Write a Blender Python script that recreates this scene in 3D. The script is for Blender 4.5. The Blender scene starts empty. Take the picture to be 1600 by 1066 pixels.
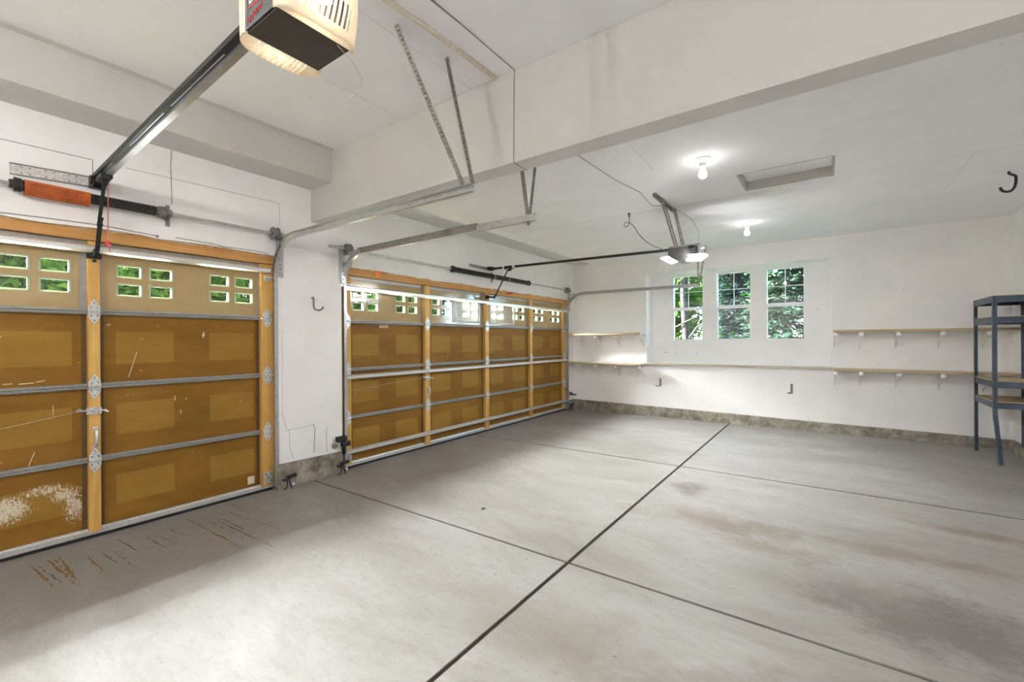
import bpy, bmesh, math, random
from mathutils import Vector, Matrix, noise as mnoise

random.seed(11)
PI = math.pi
SC = bpy.context.scene
COL = SC.collection

# ------------------------------------------------------------------ materials
def newmat(name):
    m = bpy.data.materials.new(name)
    m.use_nodes = True
    nt = m.node_tree
    b = nt.nodes['Principled BSDF']
    return m, nt, b


def N(nt, typ, **kw):
    n = nt.nodes.new(typ)
    for k, v in kw.items():
        setattr(n, k, v)
    return n


def coords(nt):
    return N(nt, 'ShaderNodeNewGeometry').outputs['Position']


def noise(nt, vec, scale, detail=4.0, rough=0.6, stretch=None, dist=0.0):
    if stretch:
        mp = N(nt, 'ShaderNodeMapping')
        mp.inputs['Scale'].default_value = stretch
        nt.links.new(vec, mp.inputs['Vector'])
        vec = mp.outputs[0]
    n = N(nt, 'ShaderNodeTexNoise')
    n.inputs['Scale'].default_value = scale
    n.inputs['Detail'].default_value = detail
    n.inputs['Roughness'].default_value = rough
    n.inputs['Distortion'].default_value = dist
    nt.links.new(vec, n.inputs['Vector'])
    return n.outputs['Fac']


def ramp(nt, fac, stops):
    r = N(nt, 'ShaderNodeValToRGB')
    el = r.color_ramp.elements
    while len(el) < len(stops):
        el.new(0.5)
    for e, (p, c) in zip(el, stops):
        e.position = p
        if not isinstance(c, tuple):
            c = (c, c, c)
        e.color = (c[0], c[1], c[2], 1)
    nt.links.new(fac, r.inputs['Fac'])
    return r.outputs['Color']


def mixc(nt, fac, a, b, mode='MIX'):
    m = N(nt, 'ShaderNodeMix', data_type='RGBA', blend_type=mode)
    for sock, v in ((m.inputs[0], fac), (m.inputs[6], a), (m.inputs[7], b)):
        if hasattr(v, 'links'):
            nt.links.new(v, sock)
        elif isinstance(v, tuple):
            sock.default_value = (v[0], v[1], v[2], 1)
        else:
            sock.default_value = v
    return m.outputs[2]


def mth(nt, op, a, b=0.0, clamp=False):
    m = N(nt, 'ShaderNodeMath', operation=op, use_clamp=clamp)
    for sock, v in ((m.inputs[0], a), (m.inputs[1], b)):
        if hasattr(v, 'links'):
            nt.links.new(v, sock)
        else:
            sock.default_value = v
    return m.outputs[0]


def bump(nt, b, h, strength=0.2, dist=0.01):
    bp = N(nt, 'ShaderNodeBump')
    bp.inputs['Strength'].default_value = strength
    bp.inputs['Distance'].default_value = dist
    nt.links.new(h, bp.inputs['Height'])
    nt.links.new(bp.outputs[0], b.inputs['Normal'])


def flat(name, col, rough=0.6, metal=0.0, var=0.12, scale=30.0, spec=0.5, bumpy=0.0):
    m, nt, b = newmat(name)
    v = coords(nt)
    f = noise(nt, v, scale)
    lo = tuple(max(0, c * (1 - var)) for c in col)
    hi = tuple(min(1, c * (1 + var)) for c in col)
    nt.links.new(ramp(nt, f, [(0.3, lo), (0.7, hi)]), b.inputs['Base Color'])
    b.inputs['Roughness'].default_value = rough
    b.inputs['Metallic'].default_value = metal
    b.inputs['Specular IOR Level'].default_value = spec
    if bumpy:
        bump(nt, b, f, bumpy, 0.004)
    return m


def paint_mat(name, col, spots=True, scuff=0.0):
    """painted drywall: faint roller mottling, screw pops and scuffs"""
    m, nt, b = newmat(name)
    v = coords(nt)
    f = noise(nt, v, 2.2, 5)
    c = ramp(nt, f, [(0.3, tuple(x * 0.955 for x in col)), (0.7, tuple(min(1, x * 1.02) for x in col))])
    if spots:
        vo = N(nt, 'ShaderNodeTexVoronoi', feature='F1')
        vo.inputs['Scale'].default_value = 3.1
        nt.links.new(v, vo.inputs['Vector'])
        sp = mth(nt, 'LESS_THAN', vo.outputs['Distance'], 0.022)
        sp = mth(nt, 'MULTIPLY', sp, 0.4)
        c = mixc(nt, sp, c, (0.32, 0.29, 0.25))
    if scuff:
        s = noise(nt, v, 14.0, 6, 0.7, (1, 1, 1.6))
        s = ramp(nt, s, [(0.69, 0.0), (0.75, scuff)])
        c = mixc(nt, s, c, (0.32, 0.28, 0.23))
    nt.links.new(c, b.inputs['Base Color'])
    b.inputs['Roughness'].default_value = 0.85
    b.inputs['Specular IOR Level'].default_value = 0.25
    bump(nt, b, noise(nt, v, 60, 3), 0.08, 0.003)
    return m


def wood_mat(name, c0, c1, axis, rough=0.5, paint=None):
    """grain running along an axis (0,1,2)"""
    m, nt, b = newmat(name)
    v = coords(nt)
    st = [34.0, 34.0, 34.0]
    st[axis] = 1.6
    f = noise(nt, v, 1.0, 6, 0.65, tuple(st), 0.4)
    g = noise(nt, v, 3.0, 3)
    c = ramp(nt, f, [(0.28, c0), (0.72, c1)])
    c = mixc(nt, ramp(nt, g, [(0.35, 0.0), (0.75, 0.35)]), c, tuple(x * 0.72 for x in c0))
    vo = N(nt, 'ShaderNodeTexVoronoi', feature='F1')
    vo.inputs['Scale'].default_value = 4.0
    nt.links.new(v, vo.inputs['Vector'])
    kn = ramp(nt, vo.outputs['Distance'], [(0.03, 0.8), (0.07, 0.0)])
    c = mixc(nt, kn, c, (0.16, 0.07, 0.025))
    if paint:
        sep = N(nt, 'ShaderNodeSeparateXYZ')
        nt.links.new(v, sep.inputs[0])
        w = noise(nt, v, 5.0, 5, 0.65, (1, 1.4, 1))
        edge = mth(nt, 'MULTIPLY_ADD', w, 0.10)
        edge.node.inputs[2].default_value = paint[0] - 0.05
        d = mth(nt, 'SUBTRACT', sep.outputs[2], edge)
        d = mth(nt, 'MULTIPLY', d, 55.0, True)
        c = mixc(nt, d, c, paint[1])
    nt.links.new(c, b.inputs['Base Color'])
    b.inputs['Roughness'].default_value = rough
    bump(nt, b, f, 0.12, 0.003)
    return m


def emit_mat(name, col, strength):
    m, nt, b = newmat(name)
    b.inputs['Base Color'].default_value = (*col, 1)
    b.inputs['Emission Color'].default_value = (*col, 1)
    b.inputs['Emission Strength'].default_value = strength
    return m


def glass_mat(name, tint=(0.97, 1.0, 0.98), refl=0.06):
    m = bpy.data.materials.new(name)
    m.use_nodes = True
    nt = m.node_tree
    nt.nodes.clear()
    out = N(nt, 'ShaderNodeOutputMaterial')
    t = N(nt, 'ShaderNodeBsdfTransparent')
    t.inputs[0].default_value = (*tint, 1)
    g = N(nt, 'ShaderNodeBsdfGlossy')
    g.inputs['Roughness'].default_value = 0.02
    mx = N(nt, 'ShaderNodeMixShader')
    mx.inputs[0].default_value = refl
    nt.links.new(t.outputs[0], mx.inputs[1])
    nt.links.new(g.outputs[0], mx.inputs[2])
    nt.links.new(mx.outputs[0], out.inputs[0])
    return m


def translucent_mat(name, col, trans=0.5, transp=0.0, rough=0.4):
    m = bpy.data.materials.new(name)
    m.use_nodes = True
    nt = m.node_tree
    nt.nodes.clear()
    out = N(nt, 'ShaderNodeOutputMaterial')
    p = N(nt, 'ShaderNodeBsdfPrincipled')
    p.inputs['Base Color'].default_value = (*col, 1)
    p.inputs['Roughness'].default_value = rough
    t = N(nt, 'ShaderNodeBsdfTranslucent')
    t.inputs[0].default_value = (*col, 1)
    mx = N(nt, 'ShaderNodeMixShader')
    mx.inputs[0].default_value = trans
    nt.links.new(p.outputs[0], mx.inputs[1])
    nt.links.new(t.outputs[0], mx.inputs[2])
    sh = mx.outputs[0]
    if transp:
        tr = N(nt, 'ShaderNodeBsdfTransparent')
        m2 = N(nt, 'ShaderNodeMixShader')
        m2.inputs[0].default_value = transp
        nt.links.new(sh, m2.inputs[1])
        nt.links.new(tr.outputs[0], m2.inputs[2])
        sh = m2.outputs[0]
    nt.links.new(sh, out.inputs[0])
    return m


def leaf_mat(name, c0, c1, c2, trans=0.3):
    m = bpy.data.materials.new(name)
    m.use_nodes = True
    nt = m.node_tree
    nt.nodes.clear()
    out = N(nt, 'ShaderNodeOutputMaterial')
    v = coords(nt)
    f = noise(nt, v, 5.0, 5, 0.7)
    c = ramp(nt, f, [(0.32, c0), (0.5, c1), (0.68, c2)])
    p = N(nt, 'ShaderNodeBsdfPrincipled')
    p.inputs['Roughness'].default_value = 0.55
    p.inputs['Specular IOR Level'].default_value = 0.0
    nt.links.new(c, p.inputs['Base Color'])
    t = N(nt, 'ShaderNodeBsdfTranslucent')
    nt.links.new(c, t.inputs[0])
    mx = N(nt, 'ShaderNodeMixShader')
    mx.inputs[0].default_value = trans
    nt.links.new(p.outputs[0], mx.inputs[1])
    nt.links.new(t.outputs[0], mx.inputs[2])
    nt.links.new(mx.outputs[0], out.inputs[0])
    return m


def galv_mat(name, lo, hi, rough=0.42, scale=60.0, metal=0.75):
    m, nt, b = newmat(name)
    v = coords(nt)
    vo = N(nt, 'ShaderNodeTexVoronoi', feature='F1')
    vo.inputs['Scale'].default_value = scale
    nt.links.new(v, vo.inputs['Vector'])
    f = noise(nt, v, 9.0, 4)
    k = mth(nt, 'ADD', mth(nt, 'MULTIPLY', vo.outputs['Distance'], 0.5), mth(nt, 'MULTIPLY', f, 0.7))
    nt.links.new(ramp(nt, k, [(0.3, lo), (0.75, hi)]), b.inputs['Base Color'])
    b.inputs['Metallic'].default_value = metal
    b.inputs['Roughness'].default_value = rough
    return m


def floor_mat():
    m, nt, b = newmat('concrete_slab')
    v = coords(nt)
    sep = N(nt, 'ShaderNodeSeparateXYZ')
    nt.links.new(v, sep.inputs[0])
    base = noise(nt, v, 0.9, 6, 0.62, (0.75, 1.5, 1), 0.6)
    c = ramp(nt, base, [(0.28, (0.206, 0.188, 0.169)), (0.5, (0.269, 0.251, 0.232)), (0.72, (0.315, 0.299, 0.282))])
    mid = noise(nt, v, 3.4, 7, 0.7, (0.45, 1.2, 1), 0.8)
    c = mixc(nt, ramp(nt, mid, [(0.47, 0.0), (0.66, 0.40)]), c, (0.177, 0.155, 0.131))
    fine = noise(nt, v, 26, 6, 0.75, (0.5, 1.2, 1))
    c = mixc(nt, ramp(nt, fine, [(0.50, 0.0), (0.70, 0.42)]), c, (0.159, 0.140, 0.123))
    # trowel swirls
    sw = noise(nt, v, 6.0, 5, 0.7, (0.22, 1.0, 1), 2.2)
    c = mixc(nt, ramp(nt, sw, [(0.58, 0.0), (0.70, 0.22)]), c, (0.353, 0.334, 0.317))
    # named stains, each with its own ragged outline  (x, y, rx, ry, amount, colour)
    wob = noise(nt, v, 2.6, 6, 0.7)
    for (sx, sy, rx, ry, am, sc) in (
            (3.33, 4.42, 0.22, 0.25, 0.85, (0.130, 0.104, 0.083)),
            (3.70, 3.72, 0.55, 0.22, 0.80, (0.153, 0.115, 0.083)),
            (4.05, 3.45, 0.45, 0.18, 0.70, (0.165, 0.129, 0.096)),
            (4.55, 3.10, 0.60, 0.35, 0.62, (0.159, 0.140, 0.123)),
            (5.00, 2.95, 0.75, 0.38, 0.80, (0.118, 0.104, 0.090)),
            (4.75, 2.20, 0.60, 0.40, 0.40, (0.153, 0.132, 0.109)),
            (4.75, 3.85, 0.9, 0.14, 0.72, (0.159, 0.127, 0.098)),
            (5.25, 4.55, 0.45, 0.12, 0.75, (0.159, 0.123, 0.092)),
            (3.30, 1.85, 0.55, 0.30, 0.5, (0.194, 0.163, 0.129)),
            (3.95, 1.75, 0.50, 0.40, 0.6, (0.159, 0.135, 0.109)),
            (1.85, 3.95, 0.30, 0.12, 0.35, (0.188, 0.157, 0.125)),
            (2.25, 4.9, 0.5, 0.10, 0.30, (0.194, 0.169, 0.136)),
            (0.70, 3.9, 0.45, 0.9, 0.10, (0.177, 0.146, 0.109)),  # this and the next: dirt that also deepens the shaded floor's colour
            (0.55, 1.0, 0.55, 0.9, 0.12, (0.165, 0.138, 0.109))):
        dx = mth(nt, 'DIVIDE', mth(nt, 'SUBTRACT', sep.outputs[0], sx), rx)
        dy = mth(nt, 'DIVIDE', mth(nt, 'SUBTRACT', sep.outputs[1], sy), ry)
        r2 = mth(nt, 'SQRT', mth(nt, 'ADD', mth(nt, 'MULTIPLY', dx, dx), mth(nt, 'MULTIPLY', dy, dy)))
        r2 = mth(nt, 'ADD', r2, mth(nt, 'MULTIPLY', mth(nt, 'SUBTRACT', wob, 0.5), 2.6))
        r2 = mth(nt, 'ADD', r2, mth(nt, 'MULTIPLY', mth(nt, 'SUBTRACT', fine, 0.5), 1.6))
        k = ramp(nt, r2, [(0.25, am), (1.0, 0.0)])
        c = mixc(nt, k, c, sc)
    # small dark specks
    vo = N(nt, 'ShaderNodeTexVoronoi', feature='F1')
    vo.inputs['Scale'].default_value = 5.0
    nt.links.new(v, vo.inputs['Vector'])
    c = mixc(nt, ramp(nt, vo.outputs['Distance'], [(0.035, 0.6), (0.06, 0.0)]), c, (0.101, 0.084, 0.072))
    nt.links.new(c, b.inputs['Base Color'])
    b.inputs['Roughness'].default_value = 0.52
    b.inputs['Specular IOR Level'].default_value = 0.35
    bump(nt, b, mth(nt, 'ADD', fine, mid), 0.06, 0.006)
    return m


def curb_mat():
    m, nt, b = newmat('raw_concrete_curb')
    v = coords(nt)
    f = noise(nt, v, 7, 8, 0.75)
    c = ramp(nt, f, [(0.30, (0.085, 0.074, 0.056)), (0.5, (0.27, 0.245, 0.195)), (0.70, (0.48, 0.445, 0.37))])
    g = noise(nt, v, 40, 6, 0.7)
    c = mixc(nt, ramp(nt, g, [(0.55, 0.0), (0.72, 0.7)]), c, (0.12, 0.10, 0.08))
    nt.links.new(c, b.inputs['Base Color'])
    b.inputs['Roughness'].default_value = 0.95
    bump(nt, b, g, 0.7, 0.01)
    return m


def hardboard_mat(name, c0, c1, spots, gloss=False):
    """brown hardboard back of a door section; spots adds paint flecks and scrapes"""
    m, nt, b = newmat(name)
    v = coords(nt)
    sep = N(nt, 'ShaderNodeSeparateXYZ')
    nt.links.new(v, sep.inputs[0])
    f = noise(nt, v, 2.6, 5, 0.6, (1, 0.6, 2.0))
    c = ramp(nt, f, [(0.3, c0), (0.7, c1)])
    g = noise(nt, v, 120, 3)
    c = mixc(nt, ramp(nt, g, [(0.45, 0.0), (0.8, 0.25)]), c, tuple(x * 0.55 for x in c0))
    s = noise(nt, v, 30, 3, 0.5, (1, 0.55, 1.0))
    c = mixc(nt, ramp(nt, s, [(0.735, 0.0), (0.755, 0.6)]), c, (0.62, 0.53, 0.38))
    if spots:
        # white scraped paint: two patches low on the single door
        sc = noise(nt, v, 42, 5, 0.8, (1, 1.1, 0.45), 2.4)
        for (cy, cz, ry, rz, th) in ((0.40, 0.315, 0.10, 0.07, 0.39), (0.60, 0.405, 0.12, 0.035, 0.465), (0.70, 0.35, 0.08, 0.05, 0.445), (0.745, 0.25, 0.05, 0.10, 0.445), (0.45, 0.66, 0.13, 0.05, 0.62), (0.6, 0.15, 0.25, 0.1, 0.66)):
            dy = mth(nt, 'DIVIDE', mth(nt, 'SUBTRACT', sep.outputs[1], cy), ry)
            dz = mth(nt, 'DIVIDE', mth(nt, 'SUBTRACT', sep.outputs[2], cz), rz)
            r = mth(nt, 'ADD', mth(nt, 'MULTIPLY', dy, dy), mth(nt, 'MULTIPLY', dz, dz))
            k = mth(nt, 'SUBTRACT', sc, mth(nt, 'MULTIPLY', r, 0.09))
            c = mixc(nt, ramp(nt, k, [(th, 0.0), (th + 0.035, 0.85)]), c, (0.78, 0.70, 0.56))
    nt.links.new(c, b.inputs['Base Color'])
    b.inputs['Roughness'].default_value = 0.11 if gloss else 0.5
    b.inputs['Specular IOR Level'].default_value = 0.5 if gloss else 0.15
    if gloss:
        b.inputs['IOR'].default_value = 2.0
    return m


M = dict(
    wall=paint_mat('white_wall_paint', (0.875, 0.865, 0.85), True, 0.35),
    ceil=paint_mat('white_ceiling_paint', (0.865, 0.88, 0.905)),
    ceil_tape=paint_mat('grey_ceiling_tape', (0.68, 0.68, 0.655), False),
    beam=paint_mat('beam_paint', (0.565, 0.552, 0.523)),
    beam_under=paint_mat('grey_primer', (0.68, 0.68, 0.665), False),  # soffit underside is the same paint; its shade is put into this grey
    crack=flat('dark_crack', (0.16, 0.145, 0.12), 0.9),
    seam=flat('pale_seam', (0.62, 0.61, 0.58), 0.9),
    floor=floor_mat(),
    joint=flat('joint_dirt', (0.045, 0.034, 0.021), 0.95, var=0.4, scale=60),
    rust=flat('rust_marks', (0.20, 0.12, 0.042), 0.9, var=0.35, scale=25),
    tyre=flat('tyre_scuffs', (0.11, 0.088, 0.062), 0.9, var=0.3, scale=25),
    curb=curb_mat(),
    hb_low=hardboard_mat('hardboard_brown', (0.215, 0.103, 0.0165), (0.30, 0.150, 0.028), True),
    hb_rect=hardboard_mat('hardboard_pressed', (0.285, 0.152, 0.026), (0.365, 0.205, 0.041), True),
    hb_top=hardboard_mat('hardboard_tan', (0.40, 0.275, 0.105), (0.49, 0.35, 0.15), False, True),  # paler base takes in part of the ceiling's reflection
    groove=flat('panel_groove', (0.115, 0.062, 0.02), 0.6),  # flat strip beside each stile; the recess's shade is put into its colour
    stile=wood_mat('pine_stile', (0.56, 0.30, 0.065), (0.80, 0.50, 0.155), 2),
    header=wood_mat('pine_header', (0.47, 0.22, 0.06), (0.66, 0.36, 0.12), 1, 0.6, (2.245, (0.78, 0.74, 0.67))),
    steel_grey=galv_mat('grey_rail_steel', (0.31, 0.31, 0.305), (0.40, 0.395, 0.39), 0.42, metal=0.45),
    silver=galv_mat('bright_zinc', (0.68, 0.68, 0.68), (0.80, 0.80, 0.81), 0.30, metal=0.7),
    galv=galv_mat('galvanised_track', (0.40, 0.395, 0.39), (0.56, 0.555, 0.55), 0.30),
    galv_dark=galv_mat('galvanised_angle', (0.16, 0.15, 0.13), (0.36, 0.34, 0.30), 0.45),
    zinc_plate=galv_mat('zinc_plate', (0.50, 0.495, 0.47), (0.68, 0.67, 0.645), 0.45, metal=0.35),
    rail_steel=galv_mat('rail_steel', (0.44, 0.46, 0.52), (0.55, 0.57, 0.63), 0.30, 12.0, 0.95),
    hinge=galv_mat('zinc_hinge', (0.50, 0.53, 0.54), (0.80, 0.81, 0.81), 0.35),
    black=flat('black_metal', (0.012, 0.012, 0.012), 0.45),
    black_rough=flat('black_plastic', (0.018, 0.017, 0.016), 0.6),
    rubber=flat('black_rubber', (0.02, 0.02, 0.02), 0.8),
    spring=flat('oiled_spring_steel', (0.045, 0.042, 0.038), 0.4, 0.5),
    cast=flat('cast_drum', (0.20, 0.195, 0.18), 0.5, 0.4),
    shaft=galv_mat('steel_shaft', (0.38, 0.37, 0.35), (0.62, 0.61, 0.58), 0.35),
    orange=flat('orange_warning_sleeve', (0.50, 0.105, 0.018), 0.45, var=0.35, scale=18),
    tag_orange=flat('orange_tag', (0.85, 0.27, 0.06), 0.6),
    tag_dark=flat('warning_print', (0.16, 0.045, 0.015), 0.6),
    red=flat('red_plastic', (0.62, 0.03, 0.03), 0.45),
    red_cord=flat('red_cord', (0.60, 0.18, 0.17), 0.7),
    cream=flat('cream_paper', (0.76, 0.64, 0.44), 0.8),
    white_tape=flat('white_tape', (0.86, 0.85, 0.83), 0.6),
    sash=flat('white_vinyl', (0.84, 0.84, 0.83), 0.4, var=0.03),
    pane_trim=translucent_mat('pane_moulding', (0.46, 0.50, 0.38), 0.25),
    glass=glass_mat('window_glass'),
    plastic=translucent_mat('clear_plastic_film', (0.62, 0.63, 0.62), 0.10, 0.72, 0.12),
    board=wood_mat('particle_board', (0.44, 0.33, 0.19), (0.62, 0.49, 0.30), 0, 0.65),
    shelf_paint=flat('shelf_paint', (0.66, 0.63, 0.57), 0.6, var=0.08),
    ledge=flat('sill_edge', (0.53, 0.46, 0.35), 0.6),
    bracket=flat('white_bracket', (0.80, 0.78, 0.74), 0.4, var=0.04),
    blue=flat('blue_powder_coat', (0.075, 0.10, 0.145), 0.35, 0.25, var=0.25, scale=9),
    blue_dark=flat('blue_coat_slots', (0.015, 0.018, 0.025), 0.6),
    op_grey=flat('opener_grey', (0.10, 0.112, 0.112), 0.5, var=0.1, scale=50),
    op_dark=flat('opener_chassis', (0.075, 0.062, 0.05), 0.42, 0.3, var=0.15, scale=20),
    lens=translucent_mat('cream_lens', (0.92, 0.85, 0.73), 0.5, 0.0, 0.35),
    op_silver=flat('opener_silver', (0.17, 0.165, 0.17), 0.4, 0.3, var=0.05),
    white_print=flat('white_print', (0.85, 0.85, 0.83), 0.6, var=0.02),
    porcelain=flat('white_porcelain', (0.83, 0.83, 0.80), 0.3, var=0.03),
    bulb=emit_mat('lit_bulb', (1.0, 0.97, 0.93), 3.6),
    bulb_warm=emit_mat('warm_bulb', (1.0, 0.94, 0.85), 5.8),
    bulb_big=emit_mat('lit_bulb_bright', (1.0, 0.97, 0.95), 172.0),  # for the added fill bulbs behind the viewer
    led=emit_mat('led_lens', (1.0, 1.0, 1.0), 62.0),
    conduit=flat('beige_conduit', (0.63, 0.56, 0.46), 0.5),
    wire=flat('thin_grey_wire', (0.22, 0.20, 0.17), 0.6),
    steel_hook=flat('grey_hook', (0.17, 0.165, 0.155), 0.45, 0.4),
    asphalt=flat('asphalt_drive', (0.02, 0.02, 0.021), 0.9, var=0.3, scale=40),
    lawn=flat('lawn', (0.012, 0.024, 0.005), 0.9, var=0.5, scale=8),
    bark=flat('tree_bark', (0.016, 0.0135, 0.0125), 0.9, var=0.45, scale=14, bumpy=0.5),
    leaf=leaf_mat('bright_leaves', (0.009, 0.028, 0.003), (0.034, 0.085, 0.008), (0.085, 0.150, 0.022), 0.2),
    leaf_drive=leaf_mat('shaded_leaves', (0.004, 0.012, 0.001), (0.014, 0.036, 0.004), (0.036, 0.064, 0.011), 0.08),  # darker copy of the leaf colour, toned down against the strong sun
    spruce=leaf_mat('blue_spruce_needles', (0.0025, 0.008, 0.0085), (0.010, 0.023, 0.024), (0.028, 0.048, 0.050), 0.02),
    fir=leaf_mat('green_fir_needles', (0.0025, 0.008, 0.005), (0.009, 0.022, 0.013), (0.028, 0.044, 0.022), 0.02),
    eave=flat('eave_boards', (0.6, 0.58, 0.54), 0.8),
)

# ------------------------------------------------------------------ mesh builder
class MB:
    def __init__(self):
        self.v, self.f, self.m = [], [], []
        self.mi = 0

    def mat(self, i):
        self.mi = i
        return self

    def _add(self, vs, fs):
        o = len(self.v)
        self.v += [tuple(p) for p in vs]
        self.f += [tuple(i + o for i in f) for f in fs]
        self.m += [self.mi] * len(fs)
        return self

    BF = [(0, 3, 2, 1), (4, 5, 6, 7), (0, 1, 5, 4), (1, 2, 6, 5), (2, 3, 7, 6), (3, 0, 4, 7)]

    def box(self, x0, x1, y0, y1, z0, z1):
        return self._add([(x0, y0, z0), (x1, y0, z0), (x1, y1, z0), (x0, y1, z0),
                          (x0, y0, z1), (x1, y0, z1), (x1, y1, z1), (x0, y1, z1)], self.BF)

    def obox(self, c, ax, ay, az, hx, hy, hz):
        c, ax, ay, az = Vector(c), Vector(ax), Vector(ay), Vector(az)
        vs = [c + ax * sx * hx + ay * sy * hy + az * sz * hz
              for sz in (-1, 1) for sx, sy in ((-1, -1), (1, -1), (1, 1), (-1, 1))]
        return self._add(vs, self.BF)

    def hexa(self, lo, hi):
        """8-corner solid: lo and hi are four corners each in the same order"""
        return self._add(list(lo) + list(hi), self.BF)

    def bar(self, p, q, w, h, up=(0, 0, 1)):
        p, q = Vector(p), Vector(q)
        d = (q - p)
        L = d.length
        d.normalize()
        u = Vector(up)
        s = d.cross(u)
        if s.length < 1e-4:
            s = d.cross(Vector((1, 0, 0)))
        s.normalize()
        u = s.cross(d)
        return self.obox((p + q) / 2, d, s, u, L / 2, w / 2, h / 2)

    def tube(self, path, r, n=8, caps=True):
        path = [Vector(p) for p in path]
        rs = r if isinstance(r, (list, tuple)) else [r] * len(path)
        vs, fs = [], []
        prev = None
        for i, p in enumerate(path):
            d = (path[min(i + 1, len(path) - 1)] - path[max(i - 1, 0)]).normalized()
            if prev is None:
                a = d.cross(Vector((0, 0, 1)))
                if a.length < 1e-3:
                    a = d.cross(Vector((1, 0, 0)))
            else:
                a = prev - d * prev.dot(d)
            a.normalize()
            prev = a
            bb = d.cross(a)
            for k in range(n):
                t = 2 * PI * k / n
                vs.append(p + (a * math.cos(t) + bb * math.sin(t)) * rs[i])
        for i in range(len(path) - 1):
            for k in range(n):
                k2 = (k + 1) % n
                fs.append((i * n + k, i * n + k2, (i + 1) * n + k2, (i + 1) * n + k))
        if caps:
            fs.append(tuple(range(n))[::-1])
            fs.append(tuple((len(path) - 1) * n + k for k in range(n)))
        return self._add(vs, fs)

    def lathe(self, c, axis, prof, n=24):
        """prof: list of (offset along axis, radius)"""
        c, ax = Vector(c), Vector(axis).normalized()
        a = ax.cross(Vector((0, 0, 1)))
        if a.length < 1e-3:
            a = Vector((1, 0, 0))
        a.normalize()
        b = ax.cross(a)
        vs, fs = [], []
        for (h, r) in prof:
            for k in range(n):
                t = 2 * PI * k / n
                vs.append(c + ax * h + (a * math.cos(t) + b * math.sin(t)) * max(r, 1e-5))
        for i in range(len(prof) - 1):
            for k in range(n):
                k2 = (k + 1) % n
                fs.append((i * n + k, i * n + k2, (i + 1) * n + k2, (i + 1) * n + k))
        fs.append(tuple(range(n))[::-1])
        fs.append(tuple((len(prof) - 1) * n + k for k in range(n)))
        return self._add(vs, fs)

    def prism(self, poly, lo, hi, fn):
        """poly: list of 2-D points; fn(a, b, h) -> 3-D"""
        n = len(poly)
        vs = [fn(a, b, lo) for a, b in poly] + [fn(a, b, hi) for a, b in poly]
        fs = [tuple(range(n))[::-1], tuple(range(n, 2 * n))]
        fs += [(i, (i + 1) % n, n + (i + 1) % n, n + i) for i in range(n)]
        return self._add(vs, fs)

    def sweep(self, prof, frames, caps=True):
        """prof: closed 2-D outline; frames: (point, u, v)"""
        n = len(prof)
        vs, fs = [], []
        for p, u, w in frames:
            p, u, w = Vector(p), Vector(u), Vector(w)
            vs += [p + u * a + w * b for a, b in prof]
        for i in range(len(frames) - 1):
            for k in range(n):
                k2 = (k + 1) % n
                fs.append((i * n + k, i * n + k2, (i + 1) * n + k2, (i + 1) * n + k))
        if caps:
            fs.append(tuple(range(n))[::-1])
            fs.append(tuple((len(frames) - 1) * n + k for k in range(n)))
        return self._add(vs, fs)

    def build(self, name, mats, parent=None, smooth=False, bevel=0.0, recalc=True):
        if not isinstance(mats, (list, tuple)):
            mats = [mats]
        off = Vector((0, 0, 0))
        p = parent
        while p is not None:
            off += Vector(p.location)
            p = p.parent
        me = bpy.data.meshes.new(name)
        me.from_pydata([tuple(Vector(v) - off) for v in self.v], [], self.f)
        for mt in mats:
            me.materials.append(mt)
        me.polygons.foreach_set('material_index', self.m)
        if smooth:
            me.polygons.foreach_set('use_smooth', [True] * len(self.f))
        if recalc:
            bm = bmesh.new()
            bm.from_mesh(me)
            bmesh.ops.recalc_face_normals(bm, faces=bm.faces)
            bm.to_mesh(me)
            bm.free()
        me.update()
        o = bpy.data.objects.new(name, me)
        COL.objects.link(o)
        o.parent = parent
        if bevel:
            md = o.modifiers.new('edge', 'BEVEL')
            md.width = bevel
            md.segments = 2
            md.limit_method = 'ANGLE'
        if smooth:
            try:
                md = o.modifiers.new('smooth', 'EDGE_SPLIT')
                md.split_angle = math.radians(42)
            except Exception:
                pass
        return o


def tag(o, label, cat, group=None, kind=None):
    o['label'] = label
    o['category'] = cat
    if group:
        o['group'] = group
    if kind:
        o['kind'] = kind
    return o


def thing(name, loc, label, cat, group=None, kind=None):
    o = bpy.data.objects.new(name, None)
    o.empty_display_size = 0.1
    COL.objects.link(o)
    o.location = loc
    return tag(o, label, cat, group, kind)


def move_copy(src, d, name=None):
    """copy of a thing with copies of its parts and sub-parts"""
    r = src.copy()
    COL.objects.link(r)
    r.location = Vector(src.location) + Vector(d)
    for ch in list(src.children):
        c = ch.copy()
        COL.objects.link(c)
        c.parent = r
        for g in list(ch.children):
            e = g.copy()
            COL.objects.link(e)
            e.parent = c
    return r


def struct(o, label, cat):
    return tag(o, label, cat, None, 'structure')


def arc(cx, cz, r, a0, a1, n):
    return [(cx + r * math.cos(a0 + (a1 - a0) * i / n), cz + r * math.sin(a0 + (a1 - a0) * i / n)) for i in range(n + 1)]


# ------------------------------------------------------------------ room shell
WX = 0.08            # face of the door wall
FY = 8.25            # face of the window wall
RX = 6.30            # face of the right wall
BY = -2.6            # wall behind the camera
ZN, ZF = 3.285, 2.98  # ceilings of the near and far bay
BY0, BY1, BZ = 2.487, 2.652, 2.652   # dropped beam

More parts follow.
